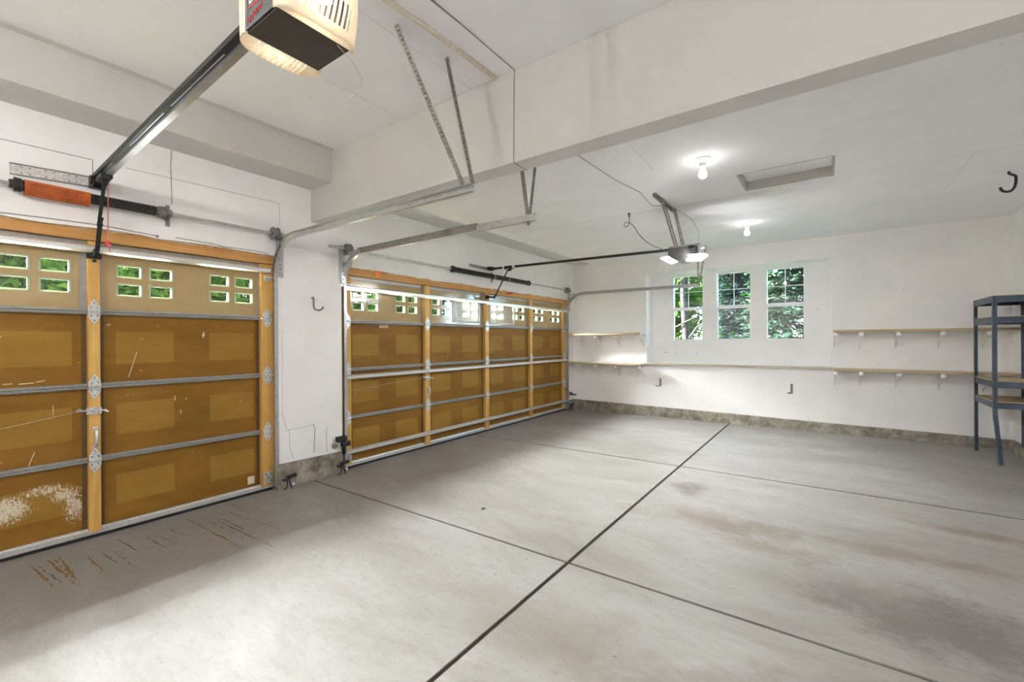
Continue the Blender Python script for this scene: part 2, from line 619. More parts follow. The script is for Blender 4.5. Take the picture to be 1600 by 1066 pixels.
# floor: slabs with open control joints
JX, JY1, JY2 = 3.03, 2.495, 5.12
fl = MB()
g = 0.013
xs = [(-0.3, JX - g), (JX + g, RX)]
ys = [(BY, JY1 - g * 0.85), (JY1 + g * 0.85, JY2 - g * 1.1), (JY2 + g * 1.1, FY + 0.02)]
for x0, x1 in xs:
    for y0, y1 in ys:
        fl.box(x0, x1, y0, y1, -0.12, 0.0)
fl.mat(1)
fl.box(-0.3, RX, BY, FY, -0.14, -0.009)
# tyre and rust streaks in front of the single door
fl.mat(2)


def streak(x0, x1, y, w, dy, mi, seed):
    rnd = random.Random(seed)
    fl.mat(mi)
    n = 12
    pts = []
    for i in range(n + 1):
        t = i / n
        ww = 1.4 * w * (0.35 + 0.65 * rnd.random()) * (1 - abs(2 * t - 1) ** 3)
        yy = y + dy * t + 0.010 * (rnd.random() - 0.5)
        pts.append((x0 + (x1 - x0) * t, yy, ww))
    for i in range(n):
        if rnd.random() < 0.18:
            continue
        a, b = pts[i], pts[i + 1]
        fl._add([(a[0], a[1] - a[2], 0.0006), (b[0], b[1] - b[2], 0.0006), (b[0], b[1] + b[2], 0.0006), (a[0], a[1] + a[2], 0.0006)], [(0, 1, 2, 3)])


for i, (a, b, y, w, dy, mi) in enumerate((
        (0.20, 0.72, 0.50, 0.006, 0.03, 2), (0.16, 0.78, 0.575, 0.007, 0.04, 2), (0.19, 0.75, 0.60, 0.005, 0.03, 2),
        (0.18, 0.74, 0.63, 0.006, 0.0, 2), (0.22, 0.70, 0.52, 0.004, 0.05, 3),
        (0.35, 0.73, 0.735, 0.005, 0.02, 2), (0.30, 0.66, 0.80, 0.004, 0.03, 3), (0.40, 0.80, 0.86, 0.004, 0.02, 2),
        (0.31, 0.86, 1.12, 0.004, 0.05, 2), (0.28, 0.70, 1.06, 0.004, 0.03, 3), (0.20, 0.50, 1.20, 0.004, 0.03, 2),
        (0.08, 1.13, 1.36, 0.006, 0.03, 2), (0.25, 1.02, 1.44, 0.006, 0.03, 2), (0.33, 1.31, 1.49, 0.006, 0.03, 2),
        (0.28, 0.95, 1.52, 0.004, 0.02, 3), (0.30, 0.7, 1.62, 0.004, 0.03, 2), (0.62, 0.95, 1.66, 0.003, 0.02, 3),
        (0.12, 0.42, 1.70, 0.004, 0.02, 3), (0.15, 0.6, 0.93, 0.004, 0.03, 3))):
    streak(a, b, y, w, dy, mi, i)
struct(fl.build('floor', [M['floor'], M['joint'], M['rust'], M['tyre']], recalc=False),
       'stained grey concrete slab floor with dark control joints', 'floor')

# door wall
W0 = -0.10
HZ = 2.247   # underside of the drywall above the doors
D1A, D1B = -0.405, 2.14
D2A, D2B = 2.83, 8.03
w = MB()
w.box(W0, WX, D1B, D2A, 0.0, HZ)                 # pier
w.box(W0, WX, D2B, FY + 0.4, 0.0, HZ)
w.box(W0, WX, BY - 0.2, D1A, 0.0, HZ)
# wall over the doors with a ragged lower edge where drywall was trimmed
rnd = random.Random(4)


def ragged(y0, y1, amp):
    pts, y = [], y0
    while y < y1:
        pts.append((y, HZ + amp * (rnd.random() - 0.35)))
        y += 0.10 + 0.16 * rnd.random()
    pts.append((y1, HZ))
    return pts


for (a, b) in ((D1A, D1B), (D2A, D2B)):
    low = ragged(a, b, 0.022)
    w.prism([(b, ZN + 0.05), (a, ZN + 0.05)] + low, 0.052, WX, lambda p, q, h: (h, p, q))
    w.box(W0, 0.05, a, b, 2.28, ZN + 0.05)
w.box(W0, WX, D1B, D2A, HZ, ZN + 0.05)
w.box(W0, WX, D2B, FY + 0.4, HZ, ZN + 0.05)
w.box(W0, WX, BY - 0.2, D1A, HZ, ZN + 0.05)
# visible drywall joints, and scored lines low on the pier
w.mat(1)


def wl(pts, wd=0.0024):
    for (ya, za), (yb, zb) in zip(pts, pts[1:]):
        w.bar((WX + 0.0003, ya, za), (WX + 0.0003, yb, zb), wd, 0.0012, (1, 0, 0))


wl([(-0.3, 2.722), (0.834, 2.744), (0.834, 2.64)], 0.004)
wl([(1.013, 2.745), (2.165, 2.764), (2.168, 2.55)])
wl([(1.306, 2.975), (1.300, 2.86), (1.306, 2.54)], 0.005)
wl([(2.176, 0.737), (2.20, 0.66), (2.225, 0.562), (2.36, 0.555), (2.502, 0.575)])
wl([(2.502, 0.575), (2.516, 0.513), (2.503, 0.28)], 0.006)
wl([(2.249, 0.56), (2.255, 0.38), (2.29, 0.262)])
wl([(2.645, 0.53), (2.648, 0.27)], 0.003)
w.mat(2)
wl([(2.19, 1.55), (2.185, 0.75)], 0.004)
struct(w.build('wall_left', [M['wall'], M['crack'], M['seam']]), 'white drywall around the two garage doors', 'wall')

# window wall with a deep recess and three window openings
NX0, NX1, NZ0, NZ1, NY = 1.612, 4.44, 0.985, 2.652, 8.60
WIN = [(1.985, 2.56), (2.75, 3.337), (3.527, 4.113)]
WZ0, WZ1 = 1.402, 2.634
w = MB()
YB = 8.80
w.box(WX - 0.2, NX0, FY, YB, 0, 3.35)
w.box(NX1, RX + 0.2, FY, YB, 0, 3.35)
w.box(NX0, NX1, FY, YB, NZ1, 3.35)
w.box(NX0, NX1, FY, YB, 0, NZ0)
ed = [NX0] + [e for p in WIN for e in p] + [NX1]
for i in range(0, len(ed) - 1, 2):
    w.box(ed[i], ed[i + 1], NY, YB, NZ0, NZ1)
for a, b in WIN:
    w.box(a, b, NY, YB, NZ0, WZ0)
    w.box(a, b, NY, YB, WZ1, NZ1)
# scuffs under the left window
w.mat(1)
for (x, z, L) in ((1.84, 1.18, 0.05), (1.80, 1.25, 0.008), (2.06, 1.16, 0.02), (2.23, 1.18, 0.02), (2.41, 1.15, 0.03), (2.94, 1.13, 0.012), (4.25, 1.9, 0.01), (5.25, 2.1, 0.01), (5.4, 2.06, 0.008), (2.45, 0.52, 0.012)):
    w.box(x, x + L, NY - 0.0008 if NX0 < x < NX1 and z > NZ0 else FY - 0.0008, (NY if NX0 < x < NX1 and z > NZ0 else FY) + 0.001, z, z + 0.008)
struct(w.build('wall_far', [M['wall'], M['crack']]), 'white window wall with a wide recessed niche', 'wall')

w = MB().box(RX, RX + 0.15, BY - 0.2, FY + 0.4, 0, 3.35)
struct(w.build('wall_right', M['wall']), 'white wall at the right behind the blue shelving', 'wall')
w = MB().box(W0, RX + 0.15, BY - 0.15, BY, 0, 3.35)
struct(w.build('wall_near', M['wall']), 'white wall behind the viewer', 'wall')

# ceilings
HX0, HX1, HY0, HY1 = 3.705, 4.432, 4.655, 5.198   # attic hatch
SX = 0.455                                        # soffit front
yb0 = BY1
he = 0.016
c = MB()
c.box(W0, RX + 0.15, BY - 0.15, BY0, ZN, ZN + 0.1)
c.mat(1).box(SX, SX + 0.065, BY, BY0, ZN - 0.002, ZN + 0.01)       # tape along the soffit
c.mat(2)
for (x0, x1, y0, y1) in ((SX, RX, 1.25, 1.253), (1.5, 1.503, 1.25, BY0), (2.25, 2.253, 1.25, BY0)):
    c.box(x0, x1, y0, y1, ZN - 0.0006, ZN + 0.005)
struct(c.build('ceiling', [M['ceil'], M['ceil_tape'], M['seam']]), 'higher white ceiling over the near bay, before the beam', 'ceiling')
c = MB()
c.box(W0, HX0 - he, yb0, YB, ZF, ZF + 0.1)
c.box(HX1 + he, RX + 0.15, yb0, YB, ZF, ZF + 0.1)
c.box(HX0 - he, HX1 + he, yb0, HY0 - he, ZF, ZF + 0.1)
c.box(HX0 - he, HX1 + he, HY1 + he, YB, ZF, ZF + 0.1)
c.mat(1).box(WX, SX, BY1, FY, ZF - 0.003, ZF + 0.01)               # grey strip over the double door
c.mat(2)
for (x0, x1, y0, y1) in ((WX, RX, 5.295, 5.299), (WX, RX, 6.513, 6.516), (3.10, 3.104, 3.0, 4.05), (5.4, 5.403, 5.3, 6.5)):
    c.box(x0, x1, y0, y1, ZF - 0.0006, ZF + 0.005)
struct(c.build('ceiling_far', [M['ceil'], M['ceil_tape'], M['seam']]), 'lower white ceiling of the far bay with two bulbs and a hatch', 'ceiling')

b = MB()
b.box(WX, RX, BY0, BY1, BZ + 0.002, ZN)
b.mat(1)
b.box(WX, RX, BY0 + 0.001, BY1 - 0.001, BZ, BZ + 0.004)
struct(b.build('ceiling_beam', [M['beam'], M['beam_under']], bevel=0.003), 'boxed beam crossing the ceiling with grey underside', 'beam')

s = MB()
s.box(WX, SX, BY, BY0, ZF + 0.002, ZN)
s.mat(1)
s.box(WX, SX - 0.001, BY, BY0, ZF, ZF + 0.004)  # underside shade as a grey tone
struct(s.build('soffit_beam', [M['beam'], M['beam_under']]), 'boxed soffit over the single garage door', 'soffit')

# concrete curbs at the foot of the walls
k = MB()
k._add([(WX, 8.195, 0), (RX, 8.195, 0), (RX, FY, 0), (WX, FY, 0), (WX, 8.2, 0.195), (RX, 8.2, 0.118), (RX, FY, 0.122), (WX, FY, 0.2)], MB.BF)
struct(k.build('baseboard_far', M['curb']), 'rough concrete curb along the window wall', 'curb')
k = MB().box(6.25, RX, BY, 8.195, 0, 0.13)
struct(k.build('baseboard_right', M['curb']), 'rough concrete curb under the right wall', 'curb')
k = MB()
k._add([(WX - 0.1, D1B - 0.002, 0), (0.10, D1B - 0.012, 0), (0.10, D2A, 0), (WX - 0.1, D2A, 0),
        (WX - 0.1, D1B - 0.002, 0.235), (0.092, D1B - 0.008, 0.243), (0.092, D2A, 0.232), (WX - 0.1, D2A, 0.235)], MB.BF)
k.box(W0, 0.10, D2B, 8.195, 0, 0.2)
struct(k.build('baseboard_left', M['curb']), 'rough concrete curb at the foot of the pier between doors', 'curb')

# sill ledge of the niche
t = MB()
t.box(NX0 - 0.01, NX1 + 0.02, 8.20, NY, 0.968, 0.990)
t.mat(1).box(NX0 - 0.01, NX1 + 0.02, 8.190, 8.20, 0.962, 0.992)
struct(t.build('trim_1', [M['wall'], M['ledge']]), 'thin wooden ledge along the bottom of the niche', 'sill')

# wood headers and jambs of the doors
for i, (a, bb) in enumerate(((D1A, D1B), (D2A, D2B))):
    h = MB()
    h.box(-0.060, 0.045, a, bb, 2.170, 2.285)
    h.box(-0.075, -0.0, bb - 0.018, bb + 0.002, 0, 2.17)
    h.box(-0.075, -0.0, a - 0.002, a + 0.018, 0, 2.17)
    h.box(-0.105, -0.048, a - 0.01, bb + 0.01, 2.10, 2.30)  # outer stops, added to block sun leaking round the door
    h.box(-0.105, -0.048, bb - 0.075, bb + 0.01, -0.02, 2.10)
    h.box(-0.105, -0.048, a - 0.01, a + 0.075, -0.02, 2.10)
    if i:
        h.box(0.0, 0.076, a + 0.001, a + 0.012, 0.24, 2.17)
    else:
        h.box(0.0, 0.076, bb - 0.012, bb - 0.001, 0.24, 2.17)
    struct(h.build('trim_%d' % (2 + i), M['header']),
           ('bare pine header over the single garage door', 'bare pine header over the double garage door')[i], 'door header')

# ------------------------------------------------------------------ windows
for i, (a, bb) in enumerate(WIN):
    wn = thing('window_%d' % (i + 1), ((a + bb) / 2, 8.66, WZ0), ('white window over leaves and trunks, left of three', 'white middle window over spruce tips', 'white window filled with dense spruce, right of three')[i], 'window', None, 'structure')
    f = MB()
    fw = 0.026
    y0, y1 = 8.605, 8.70
    f.box(a, a + fw, y0, y1, WZ0, WZ1).box(bb - fw, bb, y0, y1, WZ0, WZ1)
    f.box(a + fw, bb - fw, y0, y1, WZ0, WZ0 + 0.020).box(a + fw, bb - fw, y0, y1, WZ1 - fw, WZ1)
    f.build('window_frame', M['sash'], wn, bevel=0.002)
    zm = 2.0
    up = MB()
    a2, b2 = a + fw, bb - fw
    up.box(a2, b2, 8.645, 8.675, zm - 0.02, zm + 0.03)
    up.box(a2, a2 + 0.012, 8.645, 8.675, zm, WZ1 - fw).box(b2 - 0.012, b2, 8.645, 8.675, zm, WZ1 - fw)
    up.box(a2, b2, 8.645, 8.675, WZ1 - fw - 0.012, WZ1 - fw)
    sash = up.build('upper_sash', M['sash'], wn, bevel=0.002)
    xm, zq = (a + bb) / 2, (zm + 0.03 + WZ1 - fw - 0.012) / 2
    MB().box(xm - 0.006, xm + 0.006, 8.654, 8.668, zm + 0.03, WZ1 - fw - 0.012).box(a2 + 0.012, b2 - 0.012, 8.655, 8.667, zq - 0.006, zq + 0.006).build('muntin', M['sash'], sash)
    MB().box(a2 + 0.01, b2 - 0.01, 8.659, 8.663, zm + 0.02, WZ1 - fw - 0.01).build('pane', M['glass'], sash)
    lo = MB()
    lo.box(a2, b2, 8.615, 8.642, zm - 0.03, zm + 0.012)
    lo.box(a2, b2, 8.615, 8.642, WZ0 + 0.02, WZ0 + 0.032)
    lo.box(a2, a2 + 0.014, 8.615, 8.642, WZ0 + 0.03, zm).box(b2 - 0.014, b2, 8.615, 8.642, WZ0 + 0.03, zm)
    sash = lo.build('lower_sash', M['sash'], wn, bevel=0.002)
    MB().box(a2 + 0.01, b2 - 0.01, 8.627, 8.631, WZ0 + 0.025, zm - 0.02).build('pane', M['glass'], sash)

# ------------------------------------------------------------------ garage doors
ZS = [0.045, 0.568, 1.106, 1.650, 2.166]
PX = -0.012           # inner face of the door skin


def hinge(parent, y, z, wide=0.066, roll=False):
    h = MB()
    hw = wide / 2
    x0 = 0.0405
    poly = [(0, 0.092), (hw * 0.45, 0.070), (hw, 0.036), (hw, 0.008), (-hw, 0.008), (-hw, 0.036), (-hw * 0.45, 0.070)]
    h.prism([(y + p, z + q) for p, q in poly], x0, x0 + 0.004, lambda p, q, t: (t, p, q))
    h.prism([(y + p, z - q) for p, q in poly], x0, x0 + 0.004, lambda p, q, t: (t, p, q))
    h.tube([(x0 + 0.010, y - hw, z), (x0 + 0.010, y + hw, z)], 0.010, 10)
    h.box(x0, x0 + 0.010, y - hw * 0.6, y + hw * 0.6, z - 0.018, z + 0.018)
    h.mat(1)
    for sy, sz in ((-0.55, 0.028), (0.55, 0.028), (0, 0.066), (-0.55, -0.028), (0.55, -0.028), (0, -0.066)):
        h.lathe((x0 + 0.003, y + sy * hw, z + sz), (1, 0, 0), [(0, 0.0045), (0.004, 0.004)], 8)
    if roll:
        h.mat(0).tube([(x0 + 0.010, y, z), (x0 + 0.010, y + roll, z)], 0.006, 8)
    return h.build('hinge', [M['hinge'], M['black']], parent, smooth=False)


def garage_door(name, label, ya, yb, stiles, widths, clusters, big):
    """stiles: centre y of every stile; clusters: y-centres of the window groups / pressed panels in each bay"""
    d = thing(name, (0, (ya + yb) / 2, 0), label, 'garage door', None, 'structure')
    W, H = 0.143, 0.083            # pane opening
    gy, gz = 0.0575, 0.058
    for si in range(4):
        z0, z1 = ZS[si] + 0.002, ZS[si + 1] - 0.002
        top = si == 3
        s = MB()
        cl = [cy for bay in clusters for cy in bay]
        if not top:
            s.box(-0.045, PX, ya, yb, z0, z1)
            s.mat(1)
            for cy in cl:
                s.box(PX - 0.002, PX + 0.0015, cy - 0.183, cy + 0.183, z0 + 0.155, z1 - 0.142)
            s.mat(2)
            for y, wd in zip(stiles, widths):
                for sg in (-1, 1):
                    yy = y + sg * (wd / 2 + 0.014)
                    if ya < yy - 0.014 and yy + 0.014 < yb:
                        s.box(PX - 0.002, PX + 0.001, yy - 0.014, yy + 0.014, z0, z1)
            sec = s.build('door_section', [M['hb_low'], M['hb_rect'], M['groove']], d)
        else:
            zr = [1.788, 1.788 + H, 1.788 + H + gz, 1.788 + 2 * H + gz]
            yy = sorted([v for cy in cl for v in (cy - gy / 2 - W, cy - gy / 2, cy + gy / 2, cy + gy / 2 + W)])
            ye = [ya] + yy + [yb]
            ze = [z0] + zr + [z1]
            for iy in range(len(ye) - 1):
                if iy % 2 == 0:
                    s.box(-0.045, PX, ye[iy], ye[iy + 1], z0, z1)
                else:
                    for iz in range(0, len(ze) - 1, 2):
                        s.box(-0.045, PX, ye[iy], ye[iy + 1], ze[iz], ze[iz + 1])
            s.mat(1)
            # grey steel edging of the glazed section
            for a, b2 in zip(stiles, stiles[1:]):
                s.box(PX - 0.002, PX + 0.008, a, b2, z1 - 0.035, z1)
                s.box(PX - 0.002, PX + 0.010, b2 - 0.070, b2 - 0.02, z0, z1)
                s.box(PX - 0.002, PX + 0.006, a + 0.02, a + 0.052, z0, z1)
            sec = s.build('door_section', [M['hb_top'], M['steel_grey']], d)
            for cy in cl:
                l = MB()
                t = 0.009
                for sy in (-1, 1):
                    for zz in (zr[0], zr[2]):
                        yc = cy + sy * (gy / 2 + W / 2)
                        p0, p1, q0, q1 = yc - W / 2, yc + W / 2, zz, zz + H
                        for (e0, e1, r0, r1) in ((p0 - t, p1 + t, q0 - t, q0 + 0.003), (p0 - t, p1 + t, q1 - 0.003, q1 + t), (p0 - t, p0 + 0.003, q0, q1), (p1 - 0.003, p1 + t, q0, q1)):
                            l.mat(0).box(PX - 0.012, PX + 0.005, e0, e1, r0, r1)
                        l.mat(1).box(-0.032, -0.029, p0 - 0.001, p1 + 0.001, q0 - 0.001, q1 + 0.001)
                l.build('glazing', [M['pane_trim'], M['glass']], sec)
        for y, wd in zip(stiles, widths):
            sm = MB().box(PX - 0.001, 0.040, y - wd / 2, y + wd / 2, z0, z1)
            sm.build('stile', M['stile'], sec, bevel=0.003)
    # steel rails over the section joints
    for z in ZS[1:4]:
        r = MB()
        for a, b2, w1, w2 in zip(stiles, stiles[1:], widths, widths[1:]):
            r.prism([(PX, z - 0.020), (0.012, z - 0.020), (0.020, z - 0.010), (0.020, z - 0.004), (0.012, z + 0.001), (0.020, z + 0.006), (0.020, z + 0.014), (0.012, z + 0.021), (PX, z + 0.021)],
                    a + w1 / 2 - 0.004, b2 - w2 / 2 + 0.004, lambda p, q, t: (p, t, q))
        r.build('joint_rail', M['steel_grey'], d)
        for i, y in enumerate(stiles):
            end = i in (0, len(stiles) - 1)
            hinge(d, y, z, min(widths[i], 0.078), (0.05 if i else -0.05) if end else False)
    b = MB().box(-0.05, 0.028, ya, yb, 0.026, 0.062)
    b.box(-0.05, 0.012, ya, yb, 0.058, 0.07)
    b.build('bottom_rail', M['silver'], d, bevel=0.003)
    MB().box(-0.045, 0.020, ya + 0.004, yb - 0.004, 0.0005, 0.028).build('bottom_seal', M['rubber'], d, bevel=0.006)
    return d


def strut(d, ya, yb, z):
    prof = [(0.041, -0.026), (0.060, -0.026), (0.078, -0.014), (0.078, 0.014), (0.060, 0.026), (0.041, 0.026), (0.041, 0.022), (0.058, 0.022), (0.073, 0.011), (0.073, -0.011), (0.058, -0.022), (0.041, -0.022)]
    MB().sweep(prof, [((0, ya, z), (1, 0, 0), (0, 0, 1)), ((0, yb, z), (1, 0, 0), (0, 0, 1))]).build('strut', M['silver'], d)


def roller_bracket(d, y, z, sg):
    h = MB()
    h.box(0.040, 0.046, y - 0.035, y + 0.035, z - 0.03, z + 0.012)
    h.box(0.044, 0.085, y - 0.03, y + 0.03, z - 0.003, z + 0.003)
    h.tube([(0.075, y - 0.02, z), (0.075, y + sg * 0.055, z)], 0.006, 8)
    h.build('roller_bracket', M['hinge'], d)


def bottom_bracket(d, y):
    h = MB().box(0.040, 0.045, y - 0.042, y + 0.042, 0.078, 0.185)
    h.box(0.04, 0.075, y - 0.042, y - 0.036, 0.078, 0.14)
    h.mat(1)
    for sy, sz in ((-0.025, 0.1), (0.025, 0.1), (-0.025, 0.165), (0.025, 0.165), (0.0, 0.13)):
        h.lathe((0.044, y + sy, sz), (1, 0, 0), [(0, 0.007), (0.006, 0.006)], 8)
    h.build('bottom_bracket', [M['hinge'], M['black']], d)


ST1 = [-0.375, 0.845, 2.066]
door1 = garage_door('door_1', 'single brown garage door with pine stiles and white scrapes low down, left', -0.42, 2.12,
                    ST1, [0.107, 0.066, 0.107], [[-0.062, 0.552], [1.158, 1.781]], False)
strut(door1, -0.40, 2.085, 2.103)
roller_bracket(door1, 2.07, 2.035, 1)
bottom_bracket(door1, 2.066)
# slide lock and lift handle on the middle stile
l = MB()
l.box(0.040, 0.045, 0.800, 0.880, 0.905, 0.955)
l.tube([(0.052, 0.745, 0.938), (0.052, 0.905, 0.928)], 0.007, 8)
for yy in (0.812, 0.845, 0.872):
    l.box(0.042, 0.062, yy - 0.006, yy + 0.006, 0.908, 0.952)
l.tube([(0.052, 0.90, 0.928), (0.062, 0.915, 0.915)], 0.007, 8)
l.tube([(0.052, 0.77, 0.937), (0.066, 0.755, 0.955)], 0.007, 8)
l.build('slide_lock', M['hinge'], door1)
MB().tube([(0.050, 0.75, 0.936), (0.045, 0.60, 0.905), (0.045, 0.40, 0.872), (0.046, 0.0, 0.84), (0.048, -0.33, 0.83)], 0.0018, 6).build('lock_cable', M['shaft'], door1)
l = MB()
l.box(0.040, 0.045, 0.832, 0.862, 0.775, 0.812)
l.box(0.040, 0.045, 0.832, 0.862, 0.655, 0.68)
l.tube([(0.044, 0.847, 0.793), (0.072, 0.847, 0.785), (0.078, 0.847, 0.765), (0.078, 0.847, 0.705), (0.072, 0.847, 0.685), (0.044, 0.847, 0.668)], 0.011, 10)
l.build('lift_handle', M['hinge'], door1, smooth=True)
l = MB().box(PX, PX + 0.0025, 1.905, 1.965, 0.095, 0.165)
l.mat(1)
for q in range(5):
    l.box(PX + 0.002, PX + 0.003, 1.912, 1.958, 0.104 + q * 0.011, 0.108 + q * 0.011)
l.build('sticker', [M['cream'], M['seam']], door1)
# a couple of long pale scratches and drips on the sections
l = MB()
for (y0, z0, y1, z1, wd) in ((1.10, 1.35, 1.05, 1.16, 0.004), (1.555, 1.51, 1.556, 1.475, 0.012), (1.545, 1.49, 1.553, 1.46, 0.006), (1.345, 0.985, 1.347, 0.945, 0.006), (1.385, 0.86, 1.387, 0.83, 0.006), (0.41, 1.153, 0.45, 1.155, 0.005), (0.48, 1.150, 0.55, 1.153, 0.006), (0.56, 1.157, 0.60, 1.165, 0.006), (0.64, 0.99, 0.64, 0.92, 0.003), (0.53, 0.62, 0.55, 0.68, 0.004), (0.52, 0.58, 0.53, 0.62, 0.004)):
    l.bar((PX + 0.0018, y0, z0), (PX + 0.0018, y1, z1), wd, 0.0014, (1, 0, 0))
l.build('paint_scratch', M['cream'], door1)

ST2 = [2.925, 4.140, 5.410, 6.680, 7.905]
door2 = garage_door('door_2', 'double brown garage door of four bays with three silver struts', 2.845, 8.01,
                    ST2, [0.10, 0.085, 0.095, 0.085, 0.10],
                    [[3.205, 3.825], [4.44, 5.06], [5.72, 6.34], [6.985, 7.60]], True)
for z in (2.02, 1.025, 0.195):
    strut(door2, 2.88, 7.98, z)
for y, sg in ((2.93, -1), (7.90, 1)):
    roller_bracket(door2, y, 2.055, sg)
    bottom_bracket(door2, y)
l = MB()
l.box(0.040, 0.045, 4.10, 4.18, 0.905, 0.95)
l.tube([(0.052, 4.04, 0.945), (0.052, 4.22, 0.925)], 0.008, 8)
l.tube([(0.052, 4.05, 0.945), (0.075, 4.02, 0.965)], 0.008, 8)
l.build('slide_lock', M['hinge'], door2)
l = MB()
l.box(0.040, 0.045, 4.125, 4.155, 0.69, 0.72)
l.tube([(0.044, 4.14, 0.81), (0.075, 4.14, 0.80), (0.078, 4.14, 0.72), (0.044, 4.14, 0.69)], 0.011, 10)
l.build('lift_handle', M['hinge'], door2, smooth=True)
MB().tube([(0.05, 4.05, 0.94), (0.046, 3.6, 0.915), (0.046, 2.97, 0.87)], 0.0018, 6).build('lock_cable', M['shaft'], door2)
# pressed rectangular sheet of board and odd bits of white tape
MB().box(PX + 0.001, PX + 0.003, 3.40, 3.53, 1.585, 1.628).build('sticker', M['board'], door2)
l = MB()
l.bar((PX + 0.004, 3.215, 1.895), (PX + 0.004, 3.385, 1.898), 0.028, 0.002, (1, 0, 0))
l.bar((PX + 0.004, 3.10, 1.893), (PX + 0.004, 3.15, 1.875), 0.022, 0.002, (1, 0, 0))
l.build('tape_strip', M['white_tape'], door2)
# clear plastic film taped over the middle windows


def film(y0, y1, z0, z1, seed):
    f = MB()
    ny, nz = 26, 20
    vs = []
    for i in range(ny + 1):
        for j in range(nz + 1):
            y, z = y0 + (y1 - y0) * i / ny, z0 + (z1 - z0) * j / nz
            e = min(i, ny - i, j, nz - j)
            n = mnoise.noise(Vector((y * 9 + seed, z * 6, seed))) * 0.5 + mnoise.noise(Vector((y * 22, z * 13, seed * 2))) * 0.3
            vs.append((PX + 0.008 + (0.010 * (n + 0.6) if e else 0.0), y, z))
    f._add(vs, [(i * (nz + 1) + j, (i + 1) * (nz + 1) + j, (i + 1) * (nz + 1) + j + 1, i * (nz + 1) + j + 1) for i in range(ny) for j in range(nz)])
    o = f.build('plastic_film', M['plastic'], door2, smooth=True)
    t = MB()
    for y in (y0, y1):
        t.box(PX + 0.005, PX + 0.0085, y - 0.02, y + 0.02, z0, z1)
    t.box(PX + 0.005, PX + 0.0085, y0, y1, z0 - 0.005, z0 + 0.02)
    t.build('edge_tape', M['white_tape'], o)


film(4.70, 5.27, 1.70, 2.0, 3.0)
film(5.56, 6.20, 1.70, 2.0, 7.0)

# ------------------------------------------------------------------ door tracks
def perf_angle(mb, p, q, width=0.032, pitch=0.026, up=(0, 1, 0), ef=0.28, rf=0.24):
    """slotted steel angle from p to q: two flanges, each a ladder with real holes"""
    p, q = Vector(p), Vector(q)
    d = q - p
    L = d.length
    d.normalize()
    a = Vector(up)
    a = (a - d * a.dot(d)).normalized()
    b = d.cross(a)
    th = 0.0012
    edge = width * ef
    n = max(2, int(L / pitch))
    for u, nrm in ((a, b), (b, a)):
        for off in (edge / 2, width - edge / 2):
            mb.obox((p + q) / 2 + u * off, d, u, nrm, L / 2, edge / 2, th)
        for i in range(n + 1):
            s = min(L - 0.005, max(0.005, L * i / n))
            mb.obox(p + d * s + u * (width / 2), d, u, nrm, pitch * rf, width / 2 - 0.001, th)
    return mb


def track(label, y, side, hanger, zc, xend, joint=None, flag=True):
    """side: +1 when the channel opens towards +y"""
    t = thing('door_track', (0.06, y, 0), label, 'track', 'roller tracks of the garage doors')
    R, xv = 0.36, 0.062
    path = [(xv, 0.03), (xv, zc - R)]
    path += [(xv + R - R * math.cos(a), zc - R + R * math.sin(a)) for a in [PI / 2 * i / 14 for i in range(1, 15)]]
    path += [(xend, zc - 0.012)]
    pr = [(-0.027, 0.020), (-0.027, -0.014), (0.027, -0.014), (0.027, 0.020), (0.023, 0.020), (0.023, -0.011), (-0.023, -0.011), (-0.023, 0.020)]
    pr = [(u, v * side) for u, v in pr]

    def frames(pts):
        out = []
        for i, (x, z) in enumerate(pts):
            x0, z0 = pts[max(i - 1, 0)]
            x1, z1 = pts[min(i + 1, len(pts) - 1)]
            L = math.hypot(x1 - x0, z1 - z0)
            tx, tz = (x1 - x0) / L, (z1 - z0) / L
            out.append(((x, y, z), (-tz, 0, tx), (0, 1, 0)))
        return out

    MB().sweep(pr, frames(path[:2])).build('vertical_track', M['galv'], t)
    MB().sweep(pr, frames(path[1:])).build('curved_track', M['galv'], t, smooth=True)
    if joint:
        k = MB().box(joint[0], joint[1], y - side * 0.016 - 0.002, y - side * 0.016 + 0.002, zc - 0.030, zc + 0.030)
        k.box(joint[0], joint[1], y - 0.018, y + 0.012, zc + 0.026, zc + 0.030)
        k.build('stiffener_angle', M['galv_dark'], t)
    if flag:
        f = MB()
        yo = y - side * 0.05
        f.box(WX, 0.105, min(yo, y), max(yo, y), zc - 0.33, zc + 0.07)
        f.box(WX, WX + 0.004, min(yo - side * 0.02, y), max(yo - side * 0.02, y), zc - 0.36, zc + 0.075)
        f.box(0.09, 0.40, y - side * 0.022 - 0.002, y - side * 0.022 + 0.002, zc - 0.03, zc + 0.008)
        f.mat(1)
        for q in range(7):
            f.lathe((0.105, yo + side * 0.022, zc - 0.28 + q * 0.045), (1, 0, 0), [(0, 0.006), (0.002, 0.006)], 8)
        f.build('flag_bracket', [M['galv'], M['black']], t)
    for z in (0.42, 1.05, 1.65):
        j = MB().box(0.002, 0.052, y - side * 0.013 - 0.018, y - side * 0.013 + 0.018, z - 0.02, z + 0.02)
        j.build('jamb_bracket', M['galv_dark'], t)
    for p, q, wd in hanger:
        perf_angle(MB(), p, q, wd).build('hanger_angle', M['galv_dark'], t)
    return t


